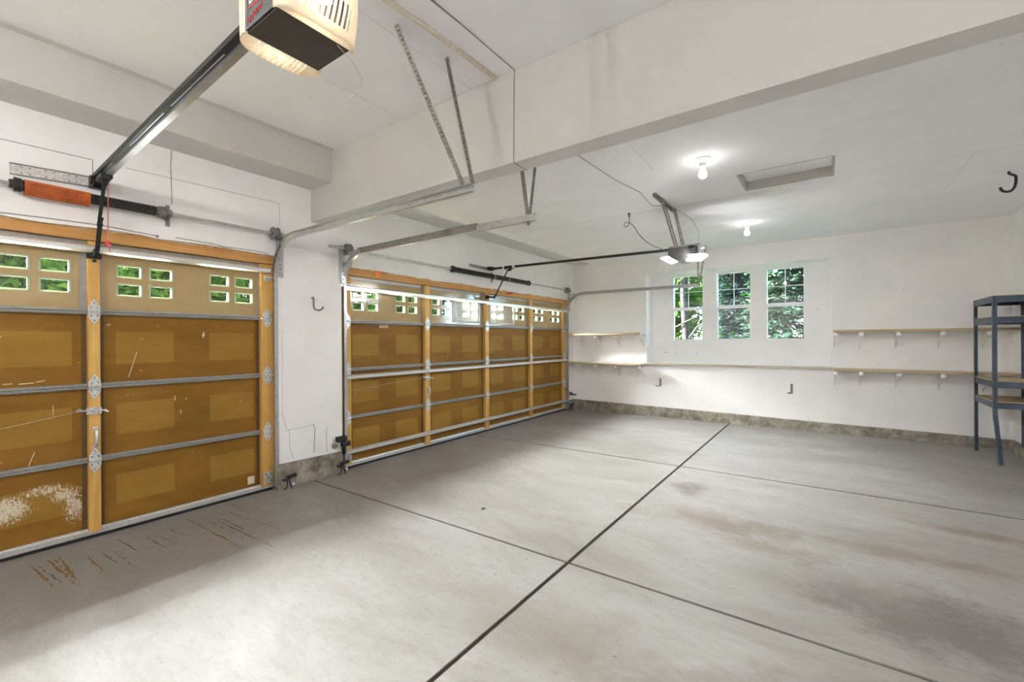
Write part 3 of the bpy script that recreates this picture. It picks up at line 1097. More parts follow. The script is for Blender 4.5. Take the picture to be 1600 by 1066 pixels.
track('galvanised door track at the right edge of the single door, hung from the near ceiling', 2.13, -1,
      [((2.313, 1.718, ZN), (2.49, 2.10, 2.415), 0.034), ((2.345, 2.115, ZN), (2.535, 2.150, 2.42), 0.028)], 2.405, 2.565)
track('galvanised door track between the pier and the double door', 2.87, 1,
      [((2.405, 2.85, ZF), (2.475, 2.885, 2.33), 0.034), ((2.50, 2.985, ZF), (2.475, 2.90, 2.37), 0.024)], 2.385, 2.56, (0.34, 1.98))
track('galvanised door track running below the windows in front of the niche', 8.0, -1,
      [((2.58, 7.98, ZF), (2.585, 7.99, 2.36), 0.030), ((2.75, 7.80, ZF), (2.60, 7.97, 2.36), 0.026)], 2.365, 2.63)

# ------------------------------------------------------------------ torsion springs
def coil(mb, y0, y1, z, r, wire=0.0045):
    turns = int((y1 - y0) / 0.0125)
    pts = []
    n = turns * 8
    for i in range(n + 1):
        a = 2 * PI * i / 8
        pts.append((0.15 + r * math.cos(a), y0 + (y1 - y0) * i / n, z + r * math.sin(a)))
    mb.tube(pts, wire, 5)
    mb.tube([(0.15, y0, z), (0.15, y1, z)], r - 0.001, 14)


def drum(parent, y, z, sg):
    d = MB()
    d.lathe((0.15, y - 0.045 * sg, z), (0, sg, 0), [(0, 0.020), (0.012, 0.022), (0.012, 0.058), (0.020, 0.060), (0.024, 0.050), (0.052, 0.050), (0.056, 0.060), (0.064, 0.060), (0.068, 0.030), (0.09, 0.024)], 22)
    return d.build('cable_drum', M['cast'], parent, smooth=True)


def bearing_plate(parent, y, z):
    p = MB()
    p.box(WX + 0.001, WX + 0.005, y - 0.006, y + 0.022, z - 0.09, z + 0.08)
    p.prism([(WX + 0.001, z - 0.08), (WX + 0.001, z + 0.07), (0.15, z + 0.032), (0.178, z + 0.015), (0.178, z - 0.015), (0.15, z - 0.032)], y - 0.002, y + 0.002, lambda a, b2, t: (a, t, b2))
    p.lathe((0.15, y - 0.012, z), (0, 1, 0), [(0, 0.030), (0.024, 0.030)], 16)
    return p.build('bearing_plate', M['galv_dark'], parent)


def spring_cone(mb, y, z, sg):
    mb.lathe((0.15, y, z), (0, sg, 0), [(0, 0.036), (0.02, 0.036), (0.022, 0.044), (0.055, 0.046), (0.058, 0.030), (0.075, 0.028)], 18)


Z1 = 2.445
s1 = thing('torsion_spring', (0.15, 0.845, Z1), 'torsion spring with an orange warning sleeve over the single door', 'spring', 'torsion springs over the doors')
MB().tube([(0.15, -0.42, Z1), (0.15, 2.25, Z1)], 0.0125, 14).build('shaft', M['shaft'], s1, smooth=True)
m_ = MB()
coil(m_, 0.47, 1.20, Z1, 0.034)
m_.build('coil', M['spring'], s1)
for yc, sg in ((0.50, -1), (1.18, 1)):
    m_ = MB()
    spring_cone(m_, yc, Z1, sg)
    m_.build('winding_cone', M['spring'] if sg < 0 else M['cast'], s1, smooth=True)
# sleeve: an open curl of orange card round the coil
m_ = MB()
prof = [(0.044 * math.cos(a), 0.050 * math.sin(a)) for a in [math.radians(-150 + 290 * i / 20) for i in range(21)]]
prof2 = [(0.0425 * math.cos(a), 0.0485 * math.sin(a)) for a in [math.radians(-150 + 290 * i / 20) for i in range(21)]][::-1]
m_.sweep(prof + prof2, [((0.15, 0.49, Z1 - 0.008), (1, 0, 0), (0, 0, 1)), ((0.15, 0.802, Z1 - 0.010), (1, 0, 0), (0, 0, 1))])
m_.mat(1)
for q in range(5):
    a = math.radians(32 - q * 18)
    m_.bar((0.15 + 0.0445 * math.cos(a), 0.53, Z1 - 0.009 + 0.0505 * math.sin(a)), (0.15 + 0.0445 * math.cos(a), 0.77 - 0.03 * (q % 2), Z1 - 0.009 + 0.0505 * math.sin(a)), 0.004, 0.001, (math.cos(a), 0, math.sin(a)))
m_.build('warning_sleeve', [M['orange'], M['tag_dark']], s1)
bearing_plate(s1, 1.268, Z1)
drum(s1, 2.095, Z1, 1)

Z2 = 2.425
s2 = thing('torsion_spring', (0.15, 5.47, Z2), 'pair of black torsion springs on one shaft over the double door', 'spring', 'torsion springs over the doors')
MB().tube([(0.15, 2.64, Z2), (0.15, 8.02, Z2)], 0.0125, 14).build('shaft', M['shaft'], s2, smooth=True)
for a, b2 in ((4.55, 5.43), (5.50, 6.40)):
    m_ = MB()
    coil(m_, a, b2, Z2, 0.034)
    m_.build('coil', M['spring'], s2)
for yc, sg in ((4.56, -1), (6.39, 1)):
    m_ = MB()
    spring_cone(m_, yc, Z2, sg)
    m_.build('winding_cone', M['spring'], s2, smooth=True)
bearing_plate(s2, 5.465, Z2)
drum(s2, 2.865, Z2, -1)
drum(s2, 7.86, Z2, 1)

# ------------------------------------------------------------------ opener over the single door
op = thing('garage_door_opener', (2.84, 0.845, 2.5), 'grey garage door opener with glowing cream lenses, hung close overhead', 'door opener', 'garage door openers')
OX0, OX1, OY0, OY1, OZ0, OZ1 = 2.732, 2.940, 0.720, 0.994, 2.505, 2.70
m_ = MB()
m_.box(OX0, OX1, OY0 + 0.004, OY1 - 0.004, OZ0, OZ0 + 0.012)
m_.box(OX0 + 0.012, OX1 - 0.012, OY0 + 0.03, OY1 - 0.03, OZ0 + 0.012, OZ1 - 0.01)
chassis = m_.build('chassis', M['op_dark'], op, bevel=0.003)
m_ = MB()
m_.box(OX0 + 0.001, OX1 - 0.001, OY0, OY0 + 0.006, OZ0 + 0.010, OZ1)
m_.box(OX0 + 0.001, OX1 - 0.001, OY1 - 0.006, OY1, OZ0 + 0.010, OZ1)
m_.box(OX0 + 0.001, OX1 - 0.001, OY0, OY1, OZ1 - 0.006, OZ1)
m_.mat(1)
m_.box(OX0, OX1, OY0 - 0.003, OY0 + 0.001, OZ0 + 0.006, OZ0 + 0.014)
m_.box(OX0 - 0.003, OX0 + 0.016, OY0 - 0.002, OY0 + 0.004, OZ0 + 0.01, OZ1)
m_.mat(2)
m_.prism([(OX0 + 0.172 + 0.010 * math.cos(a), OZ0 + 0.100 + 0.018 * math.sin(a)) for a in [2 * PI * i / 16 for i in range(16)]], OY0 - 0.0015, OY0 + 0.002, lambda a, b2, t: (a, t, b2))
m_.prism([(OX0 + 0.205 + 0.008 * math.cos(a), OZ0 + 0.088 + 0.014 * math.sin(a)) for a in [2 * PI * i / 16 for i in range(16)]], OY0 - 0.0015, OY0 + 0.002, lambda a, b2, t: (a, t, b2))
cover = m_.build('cover', [M['op_grey'], M['op_silver'], M['black']], op)


def letters(txt, size, loc, mat, parent, name='lettering', shear=0.0):
    cu = bpy.data.curves.new(name, 'FONT')
    cu.body = txt
    cu.size = size
    cu.extrude = 0.0006
    cu.shear = shear
    cu.materials.append(mat)
    tmp = bpy.data.objects.new(name, cu)
    COL.objects.link(tmp)
    me = bpy.data.meshes.new_from_object(tmp.evaluated_get(bpy.context.evaluated_depsgraph_get()))
    bpy.data.objects.remove(tmp)
    me.materials.clear()
    me.materials.append(mat)
    o = bpy.data.objects.new(name, me)
    COL.objects.link(o)
    off = Vector((0, 0, 0))
    p = parent
    while p is not None:
        off += Vector(p.location)
        p = p.parent
    o.parent = parent
    o.location = Vector(loc) - off
    o.rotation_euler = (PI / 2, 0, 0)
    return o


letters('LIFT', 0.062, (OX0 + 0.022, OY0 - 0.0012, OZ0 + 0.088), M['white_print'], cover)
m_ = MB()
m_.box(OX0 + 0.020, OX0 + 0.135, OY0 - 0.0014, OY0 + 0.001, OZ0 + 0.074, OZ0 + 0.080)
pts = [(OX0 + 0.018 + 0.10 * i / 30, OY0 - 0.0012, OZ0 + 0.032 + 0.0006 * i + 0.010 * math.sin(i * 1.1)) for i in range(31)]
m_.tube(pts, 0.0016, 5)
m_.build('red_print', M['red'], cover)


def lens(name, x_in, sg):
    """bulging slotted lens on the +x or -x end"""
    ny, nz = 62, 22
    bul, yb_, zb_ = 0.092, 0.010, 0.05

    def pt(i, j, inset=0.0):
        u, v = i / ny, j / nz
        y = OY0 - yb_ + (OY1 - OY0 + 2 * yb_) * u
        e = max(0.0, 1 - abs(2 * u - 1) ** 4) ** 0.5
        z = OZ0 - 0.006 + (OZ1 + 0.01 - OZ0) * v
        q0 = 0.45 if sg > 0 else 0.92
        q = q0 + (1 - q0) * math.sin(min(1.0, v * 1.5 + 0.05) * PI / 2)
        x = x_in + sg * (bul * e * q - inset)
        return (x, y, z)
    f = MB()
    vs = [pt(i, j) for i in range(ny + 1) for j in range(nz + 1)]
    fs = []
    for i in range(ny):
        for j in range(nz):
            slot = (3 if sg > 0 else 1) <= j < 13 - abs((i // 3) - 10) * 0.55 and i % 4 in (1, 2) and 12 <= i < 50
            if not slot:
                fs.append((i * (nz + 1) + j, (i + 1) * (nz + 1) + j, (i + 1) * (nz + 1) + j + 1, i * (nz + 1) + j + 1))
    f._add(vs, fs)
    # bottom lip closing the shell back to the chassis
    lo = [pt(i, 0) for i in range(ny + 1)]
    inn = [(x_in - sg * 0.004, min(max(p[1], OY0), OY1), p[2] + 0.012) for p in lo]
    f._add(lo + inn, [(i, i + 1, ny + 2 + i, ny + 1 + i) for i in range(ny) if sg > 0 or not (12 <= i < 50 and i % 4 == 1)])
    o = f.build(name, M['lens'], op, smooth=True, recalc=False)
    md = o.modifiers.new('thick', 'SOLIDIFY')
    md.thickness = 0.0025
    return o


for x_in, sg in ((OX1, 1), (OX0, -1)):
    ln = lens('light_lens', x_in, sg)
    bb = MB()
    c0 = Vector((x_in + sg * 0.034, (OY0 + OY1) / 2, OZ0 + 0.105))
    bb.lathe(c0 + Vector((0, -0.05, 0)), (0, 1, 0), [(0, 0.004), (0.004, 0.014), (0.016, 0.024), (0.035, 0.026), (0.055, 0.021), (0.075, 0.013), (0.085, 0.012)], 16)
    bb.build('lamp', M['bulb_warm'], ln, smooth=True)
# rail: black T over a bright channel
r0, r1 = Vector((0.17, 0.845, 2.566)), Vector((2.80, 0.845, 2.668))
m_ = MB()
m_.bar(r0 + Vector((0, 0.012, 0)), r1 + Vector((0, 0.012, 0)), 0.032, 0.006)
m_.bar(r0 + Vector((0, -0.002, 0.010)), r1 + Vector((0, -0.002, 0.010)), 0.005, 0.022)
m_.bar(r0 + Vector((0, 0.0235, 0.010)), r1 + Vector((0, 0.0235, 0.010)), 0.005, 0.022)
m_.mat(1)
m_.bar(r0 + Vector((0, -0.004, 0.030)), r1 + Vector((0, -0.004, 0.030)), 0.062, 0.026)
m_.mat(0)
for (t0, t1) in ((0.04, 0.16), (0.30, 0.52), (0.56, 0.80)):
    e0, e1 = r0.lerp(r1, t0), r0.lerp(r1, t1)
    m_.bar(e0 + Vector((0, -0.014, 0.0165)), e1 + Vector((0, -0.014, 0.0165)), 0.006, 0.002)
rail = m_.build('rail', [M['rail_steel'], M['black']], op)
m_ = MB()
m_.tube([r0 + Vector((0.1, 0.012, 0.02)), r1 + Vector((0, 0.012, 0.02))], 0.006, 6)
m_.build('drive_chain', M['black_rough'], rail)
m_ = MB()
m_.box(WX, WX + 0.05, 0.81, 0.88, 2.535, 2.60)
m_.box(0.11, 0.20, 0.812, 0.818, 2.53, 2.60).box(0.11, 0.20, 0.872, 0.878, 2.53, 2.60)
m_.lathe((0.17, 0.80, 2.575), (0, 1, 0), [(0, 0.030), (0.09, 0.030)], 16)
m_.build('header_pulley', M['black'], op)
m_ = MB()
pa, pb = Vector((WX + 0.004, 0.435, 2.558)), Vector((WX + 0.004, 0.92, 2.586))
m_.bar(pa, pb, 0.004, 0.070)
for dz in (-0.035, 0.035):
    m_.mat(1).bar(pa + Vector((0.006, 0, dz)), pb + Vector((0.006, 0, dz)), 0.014, 0.004)
for q in range(13):
    for dz in (-0.020, 0.020):
        cc = pa.lerp(pb, (q + 0.4) / 13) + Vector((0.002, 0, dz))
        m_.mat(1 + (q % 3 == 0)).lathe(cc, (1, 0, 0), [(0, 0.0055), (0.0008, 0.0055)], 8)
m_.build('mounting_angle', [M['zinc_plate'], M['galv_dark'], M['porcelain']], op)
m_ = MB()
m_.bar((0.26, 0.845, 2.560), (0.40, 0.845, 2.566), 0.062, 0.03)
m_.bar((0.30, 0.845, 2.545), (0.36, 0.845, 2.545), 0.03, 0.035)
m_.build('trolley', M['black'], op, bevel=0.003)
m_ = MB()
m_.bar((0.335, 0.845, 2.545), (0.185, 0.845, 2.27), 0.020, 0.006, (1, 0, 0))
m_.bar((0.20, 0.850, 2.30), (0.105, 0.850, 2.085), 0.026, 0.006, (1, 0, 0))
m_.lathe((0.18, 0.835, 2.265), (0, 1, 0), [(0, 0.012), (0.03, 0.012)], 10)
m_.lathe((0.20, 0.835, 2.305), (0, 1, 0), [(0, 0.010), (0.03, 0.010)], 10)
m_.build('drawbar_arm', M['black'], op)
m_ = MB()
m_.box(0.040, 0.046, 0.805, 0.885, 2.035, 2.075)
m_.box(0.042, 0.12, 0.832, 0.838, 2.05, 2.10).box(0.042, 0.12, 0.852, 0.858, 2.05, 2.10)
m_.lathe((0.05, 0.845, 2.02), (1, 0, 0), [(0, 0.012), (0.01, 0.012)], 10)
for yy in (0.812, 0.878):
    m_.lathe((0.046, yy, 2.055), (1, 0, 0), [(0, 0.011), (0.01, 0.011)], 10)
m_.build('arm_bracket', M['black'], op)
m_ = MB()
m_.tube([(0.30, 0.875, 2.57), (0.235, 0.885, 2.545), (0.225, 0.886, 2.45), (0.215, 0.886, 2.16)], 0.0035, 6)
m_.mat(1).lathe((0.215, 0.886, 2.115), (0, 0, 1), [(0, 0.006), (0.004, 0.016), (0.030, 0.016), (0.036, 0.006)], 12)
m_.mat(0).tube([(0.215, 0.886, 2.12), (0.22, 0.892, 2.09), (0.225, 0.897, 2.07)], 0.003, 6)
m_.build('release_cord', [M['red_cord'], M['red']], op)
MB().tube([(OX1 - 0.008, OY1 - 0.06, OZ0 + 0.006), (OX1 + 0.0, OY1 + 0.01, OZ0 - 0.035), (OX1 - 0.01, OY1 + 0.06, OZ0 - 0.07), (OX1 - 0.06, OY1 + 0.075, OZ0 - 0.095), (OX1 - 0.11, OY1 + 0.062, OZ0 - 0.115)], 0.0013, 6).build('antenna_wire', M['shaft'], op)
for yy in (OY0 + 0.03, OY1 - 0.03):
    perf_angle(MB(), (2.80, yy, OZ1 - 0.005), (2.80, yy, ZN), 0.032).build('hanger_angle', M['galv_dark'], op)

# ------------------------------------------------------------------ opener over the double door
o2 = thing('garage_door_opener', (3.02, 5.42, 2.4), 'silver garage door opener with two white light panels in front of the windows', 'door opener', 'garage door openers')
PY0, PY1 = 5.29, 5.55
m_ = MB()
prof = [(2.865, 2.495), (3.185, 2.495), (3.185, 2.43), (3.165, 2.405), (3.115, 2.375), (3.07, 2.345), (3.05, 2.338), (2.97, 2.338), (2.95, 2.345), (2.905, 2.375), (2.875, 2.395), (2.865, 2.42)]
m_.prism(prof, PY0, PY1, lambda a, b2, t: (a, t, b2))
m_.build('motor_housing', M['op_silver'], o2, bevel=0.006)
m_ = MB()
m_.hexa([(2.785, PY0, 2.385), (2.875, PY0, 2.392), (2.94, PY0 + 0.13, 2.352), (2.86, PY0 + 0.16, 2.338)], [(2.79, PY0, 2.398), (2.877, PY0, 2.402), (2.935, PY0 + 0.13, 2.362), (2.86, PY0 + 0.16, 2.350)])
m_.build('light_panel', M['led'], o2)
m_ = MB()
m_.hexa([(2.783, PY0 - 0.002, 2.399), (2.879, PY0 - 0.002, 2.403), (2.937, PY0 + 0.132, 2.363), (2.858, PY0 + 0.162, 2.351)], [(2.80, PY0, 2.410), (2.879, PY0, 2.413), (2.937, PY0 + 0.132, 2.375), (2.868, PY0 + 0.162, 2.362)])
m_.build('lens_cap', M['op_silver'], o2)  # added cap, stops the panel's light going up
m_ = MB()
m_.hexa([(3.118, PY0 - 0.032, 2.3915), (3.280, PY0 - 0.032, 2.3855), (3.280, PY0 + 0.122, 2.3855), (3.118, PY0 + 0.122, 2.3915)], [(3.125, PY0 - 0.01, 2.402), (3.27, PY0 - 0.01, 2.394), (3.27, PY0 + 0.118, 2.394), (3.125, PY0 + 0.118, 2.402)])
m_.build('lens_cap', M['op_silver'], o2)  # added cap over the other panel, same use
m_ = MB()
m_.hexa([(3.118, PY0 + 0.030, 2.338), (3.215, PY0 + 0.030, 2.333), (3.215, PY0 + 0.12, 2.333), (3.118, PY0 + 0.12, 2.338)], [(3.118, PY0 - 0.030, 2.390), (3.278, PY0 - 0.030, 2.384), (3.278, PY0 + 0.12, 2.384), (3.118, PY0 + 0.12, 2.390)])
m_.build('light_panel', M['led'], o2)
m_ = MB()
m_.box(2.88, 3.22, PY0 - 0.015, PY0 + 0.02, 2.495, 2.51)
MB().box(2.88, 3.22, PY1 - 0.02, PY1 + 0.015, 2.495, 2.51).build('mounting_bar', M['galv'], o2)
m_.mat(1).box(3.10, 3.16, PY0 - 0.012, PY0 + 0.03, 2.47, 2.50)
m_.mat(1).box(3.175, 3.19, PY0 - 0.004, PY0 + 0.012, 2.43, 2.49)
m_.build('mounting_bar', [M['galv'], M['black']], o2)
m_ = MB()
m_.bar((0.155, 5.42, 2.545), (2.87, 5.42, 2.500), 0.032, 0.030)
rail = m_.build('rail', M['black'], o2)
m_ = MB()
m_.box(WX, 0.12, 5.37, 5.47, 2.525, 2.575)
m_.lathe((0.15, 5.385, 2.55), (0, 1, 0), [(0, 0.026), (0.07, 0.026)], 14)
m_.build('header_pulley', M['black'], o2)
perf_angle(MB(), (WX + 0.002, 4.95, 2.572), (WX + 0.002, 5.40, 2.565), 0.045, 0.035, (0, 0, -1), 0.36, 0.34).build('mounting_angle', M['galv'], o2)
m_ = MB()
m_.bar((0.39, 5.42, 2.535), (0.53, 5.42, 2.533), 0.06, 0.045)
m_.box(0.43, 0.50, 5.40, 5.44, 2.48, 2.52)
m_.mat(1).bar((0.35, 5.42, 2.542), (0.39, 5.42, 2.541), 0.034, 0.032)
m_.mat(1).bar((0.53, 5.42, 2.538), (0.575, 5.42, 2.538), 0.034, 0.032)
m_.mat(1).box(0.435, 0.475, 5.388, 5.392, 2.498, 2.508)
m_.build('trolley', [M['black'], M['white_print']], o2, bevel=0.003)
m_ = MB()
m_.bar((0.44, 5.42, 2.50), (0.175, 5.42, 2.075), 0.024, 0.008, (1, 0, 0))
cur = [(0.215, 5.425, 2.145), (0.19, 5.425, 2.115), (0.15, 5.425, 2.10), (0.11, 5.425, 2.105), (0.06, 5.425, 2.11)]
for a, b2 in zip(cur, cur[1:]):
    m_.bar(a, b2, 0.010, 0.026, (0, 0, 1))
m_.build('drawbar_arm', M['black'], o2)
m_ = MB()
m_.box(0.040, 0.047, 5.36, 5.46, 2.075, 2.14)
m_.box(0.045, 0.085, 5.405, 5.411, 2.085, 2.13)
m_.build('arm_bracket', M['black'], o2)
m_ = MB()
m_.tube([(0.46, 5.44, 2.50), (0.46, 5.445, 2.40), (0.455, 5.445, 2.155)], 0.0025, 6)
m_.mat(1).bar((0.40, 5.445, 2.135), (0.51, 5.445, 2.150), 0.02, 0.022)
m_.build('release_cord', [M['white_tape'], M['red']], o2)
perf_angle(MB(), (2.886, 4.69, ZF - 0.001), (2.886, 5.42, ZF - 0.001), 0.036, 0.03, (1, 0, 0), 0.34, 0.3).build('ceiling_angle', M['galv'], o2)
perf_angle(MB(), (2.89, 4.94, ZF - 0.01), (2.935, 5.31, 2.505), 0.042).build('hanger_angle', M['galv_dark'], o2)
perf_angle(MB(), (2.90, 5.39, ZF - 0.01), (3.00, 5.40, 2.505), 0.034).build('hanger_angle', M['galv_dark'], o2)
m_ = MB()
m_.lathe((2.416, 5.242, ZF), (0, 0, -1), [(0, 0.016), (0.02, 0.016), (0.035, 0.011), (0.06, 0.008)], 12)
pts = [(2.416, 5.242, 2.93), (2.42, 5.243, 2.87), (2.405, 5.24, 2.83), (2.37, 5.235, 2.815), (2.355, 5.235, 2.845), (2.385, 5.235, 2.87), (2.43, 5.24, 2.85), (2.48, 5.25, 2.80), (2.52, 5.27, 2.72), (2.58, 5.30, 2.64), (2.66, 5.36, 2.57), (2.74, 5.39, 2.53), (2.80, 5.395, 2.50), (2.86, 5.395, 2.485)]
sm = []
for i in range(len(pts) - 1):
    p0, p1, p2, p3 = [Vector(pts[max(0, min(len(pts) - 1, i + q))]) for q in (-1, 0, 1, 2)]
    for k in range(5):
        t_ = k / 5
        sm.append(0.5 * ((2 * p1) + (p2 - p0) * t_ + (2 * p0 - 5 * p1 + 4 * p2 - p3) * t_ ** 2 + (3 * p1 - p0 - 3 * p2 + p3) * t_ ** 3))
sm.append(Vector(pts[-1]))
m_.tube(sm, 0.0045, 8)
m_.build('power_cord', M['steel_hook'], o2)
MB().tube([(2.90, 5.42, 2.975), (2.98, 5.50, 2.95), (3.08, 5.54, 2.86), (3.16, 5.50, 2.70), (3.175, 5.45, 2.51)], 0.002, 6).build('control_wire', M['wire'], o2)

# ------------------------------------------------------------------ bulbs on the far ceiling, and added fill bulbs
def bulb_fixture(x, y, label, zc=ZF, mat=None, drop=0.0):
    t = thing('bulb_fixture', (x, y, zc), label, 'light', 'bare ceiling bulbs')
    if drop:
        MB().tube([(x, y, zc + 0.001), (x, y, zc - drop - 0.01)], 0.006, 8).build('cord', M['porcelain'], t)
        zc -= drop
    MB().lathe((x, y, zc), (0, 0, -1), [(0, 0.068), (0.006, 0.068), (0.014, 0.058), (0.020, 0.040), (0.034, 0.028), (0.062, 0.024), (0.064, 0.018)], 28).build('lampholder', M['porcelain'], t, smooth=True)
    MB().lathe((x, y, zc - 0.060), (0, 0, -1), [(0, 0.013), (0.015, 0.014), (0.035, 0.022), (0.055, 0.031), (0.072, 0.0345), (0.088, 0.032), (0.100, 0.022), (0.106, 0.008), (0.107, 0.001)], 24).build('bulb', mat or M['bulb'], t, smooth=True)
    return t


bulb_fixture(3.517, 4.065, 'lit bare bulb in a white lampholder, nearer the beam')
bulb_fixture(3.517, 6.655, 'lit bare bulb in a white lampholder, nearer the windows')
bulb_fixture(5.15, -1.15, 'lit bare bulb on the near ceiling behind the viewer at the right', ZN, M['bulb_big'], 0.40)  # both near bulbs are added for fill, out of view
bulb_fixture(2.10, -1.35, 'lit bare bulb on the near ceiling behind the viewer at the left', ZN, M['bulb_big'], 0.40)

# ------------------------------------------------------------------ attic hatch
a_ = thing('attic_hatch', ((HX0 + HX1) / 2, (HY0 + HY1) / 2, ZF), 'open framed attic hatch in the far ceiling', 'hatch')
m_ = MB()
e = 0.014
m_.box(HX0 - e, HX0, HY0 - e, HY1 + e, ZF - 0.001, ZF + 0.26).box(HX1, HX1 + e, HY0 - e, HY1 + e, ZF - 0.001, ZF + 0.26)
m_.box(HX0, HX1, HY0 - e, HY0, ZF - 0.001, ZF + 0.26).box(HX0, HX1, HY1, HY1 + e, ZF - 0.001, ZF + 0.26)
m_.build('hatch_frame', M['beam'], a_)
MB().box(HX0 + 0.002, HX1 - 0.002, HY0 + 0.002, HY1 - 0.005, ZF + 0.088, ZF + 0.105).build('hatch_panel', M['ceil'], a_)

# ------------------------------------------------------------------ conduit and wire on the near ceiling
m_ = MB().tube([(2.40, -1.0, ZN - 0.013), (2.435, 0.9, ZN - 0.013), (2.449, 1.575, ZN - 0.013), (2.462, 1.72, ZN - 0.016), (2.47, 1.80, ZN - 0.012), (2.484, 2.30, ZN - 0.014), (2.487, 2.470, ZN - 0.013)], 0.013, 10)
tag(m_.build('conduit', M['conduit'], smooth=True), 'beige conduit along the near ceiling, ending at the beam', 'conduit')
m_ = MB()
m_.tube([(2.60, -0.5, ZN - 0.003), (2.625, 1.4, ZN - 0.003), (2.644, 1.94, ZN - 0.003), (2.645, BY0 - 0.003, ZN - 0.003), (2.640, BY0 - 0.003, ZN - 0.10), (2.632, BY0 - 0.003, BZ - 0.002), (2.632, BY0 + 0.02, BZ - 0.003), (2.630, BY1 + 0.003, BZ - 0.003), (2.632, BY1 + 0.003, ZF - 0.003), (2.66, 3.0, ZF - 0.003), (2.686, 3.371, ZF - 0.003), (2.717, 4.055, ZF - 0.003), (2.79, 4.565, ZF - 0.003), (2.74, 5.1, ZF - 0.003), (2.88, 5.2, ZF - 0.004)], 0.0028, 6)
m_.tube([(2.645, 1.2, ZN - 0.003), (2.640, 1.6, ZN - 0.003), (2.646, 1.94, ZN - 0.003)], 0.0025, 6)
tag(m_.build('bell_wire', M['wire']), 'thin dark wire crossing the beam to the far opener', 'wire')
m_ = MB()
pts = [(WX + 0.004, -0.3, 2.266), (WX + 0.004, 0.394, 2.262), (WX + 0.004, 0.60, 2.272), (WX + 0.004, 0.885, 2.281), (WX + 0.004, 1.206, 2.266)]
m_.tube(pts, 0.003, 6)
m_.box(WX, WX + 0.008, 1.20, 1.216, 2.255, 2.272)
tag(m_.build('sensor_wire', M['wire']), 'thin dark wire stapled above the single door', 'wire')
m_ = MB()
m_.tube([(WX + 0.004, 1.33, 2.275), (WX + 0.004, 1.6, 2.272), (WX + 0.004, 1.68, 2.262), (WX + 0.004, 1.95, 2.268), (WX + 0.004, 2.06, 2.258)], 0.0028, 6)
tag(m_.build('sensor_wire', M['wire']), 'short thin wire ending at the right end of the single door', 'wire')

# ------------------------------------------------------------------ photo eyes and track lock
def photo_eye(x, y, label, z=0.0, lens_side=1):
    t = thing('photo_eye', (x, y, z), label, 'sensor', 'door safety sensors')
    m_ = MB()
    m_.tube([(x, y - 0.040, 0.005), (x, y - 0.012, 0.012), (x, y - 0.004, 0.05), (x, y - 0.012, 0.105)], 0.006, 6)
    m_.tube([(x + 0.02, y + 0.028, 0.004), (x + 0.015, y + 0.012, 0.06), (x + 0.006, y + 0.002, 0.105)], 0.007, 6)
    m_.box(x - 0.012, x + 0.012, y - 0.05, y - 0.02, 0.085, 0.10)
    m_.build('stand', M['black'], t)
    m_ = MB()
    m_.obox((x + 0.005, y + 0.035, 0.118), (1, 0, 0), (0, 0.99, 0.1), (0, -0.1, 0.99), 0.016, 0.045, 0.016)
    m_.build('sensor_body', M['black_rough'], t, bevel=0.005)
    MB().lathe((x + 0.02, y + 0.045, 0.045), (1, 0, 0), [(0, 0.012), (0.006, 0.010)], 12).build('lens', M['white_tape'], t)
    return t


photo_eye(0.135, 2.205, 'black photo eye on the floor right of the single door')
photo_eye(0.135, 2.79, 'black photo eye at the floor by the left end of the double door')
photo_eye(0.135, 7.99, 'black photo eye at the floor by the far end of the double door')
t = thing('track_lock', (0.11, 2.77, 0.36), 'black and brass lock clamped to the double door track above the curb', 'lock')
m_ = MB()
m_.box(0.085, 0.13, 2.745, 2.86, 0.345, 0.40)
m_.box(0.09, 0.135, 2.80, 2.90, 0.285, 0.335)
m_.box(0.085, 0.12, 2.82, 2.85, 0.20, 0.40)
m_.build('lock_body', M['black'], t, bevel=0.004)
MB().lathe((0.135, 2.715, 0.318), (0.5, -0.85, 0), [(0, 0.024), (0.014, 0.028), (0.032, 0.028), (0.04, 0.02)], 14).build('lock_knob', M['galv_dark'], t, smooth=True)
t = thing('track_lock', (0.12, 8.06, 0.3), 'black lock clamped beside the far end of the double door', 'lock')
m_ = MB()
m_.box(0.085, 0.125, 8.035, 8.075, 0.30, 0.36)
m_.bar((0.14, 8.04, 0.318), (0.17, 8.155, 0.305), 0.03, 0.028)
m_.build('lock_body', M['black'], t, bevel=0.004)
MB().box(0.08, 0.12, 8.04, 8.12, 0.33, 0.38).build('strike_plate', M['bracket'], t)

# small orange tag on the double door header
m_ = MB().obox((0.056, 3.325, 2.228), (1, 0, 0), (0, 1, 0.05), (0, -0.05, 1), 0.004, 0.038, 0.04)
tag(m_.build('paper_tag', M['tag_orange']), 'small orange tag on the pine header of the double door', 'tag')

# ------------------------------------------------------------------ hooks
def tube_hook(name, pts, r, label, group, mat, n=10):
    sm = []
    for i in range(len(pts) - 1):
        p0, p1, p2, p3 = [Vector(pts[max(0, min(len(pts) - 1, i + q))]) for q in (-1, 0, 1, 2)]
        for k in range(6):
            u = k / 6
            sm.append(0.5 * ((2 * p1) + (p2 - p0) * u + (2 * p0 - 5 * p1 + 4 * p2 - p3) * u ** 2 + (3 * p1 - p0 - 3 * p2 + p3) * u ** 3))
    sm.append(Vector(pts[-1]))
    o = MB().tube(sm, r, n).build(name, mat, smooth=True)
    return tag(o, label, 'hook', group)


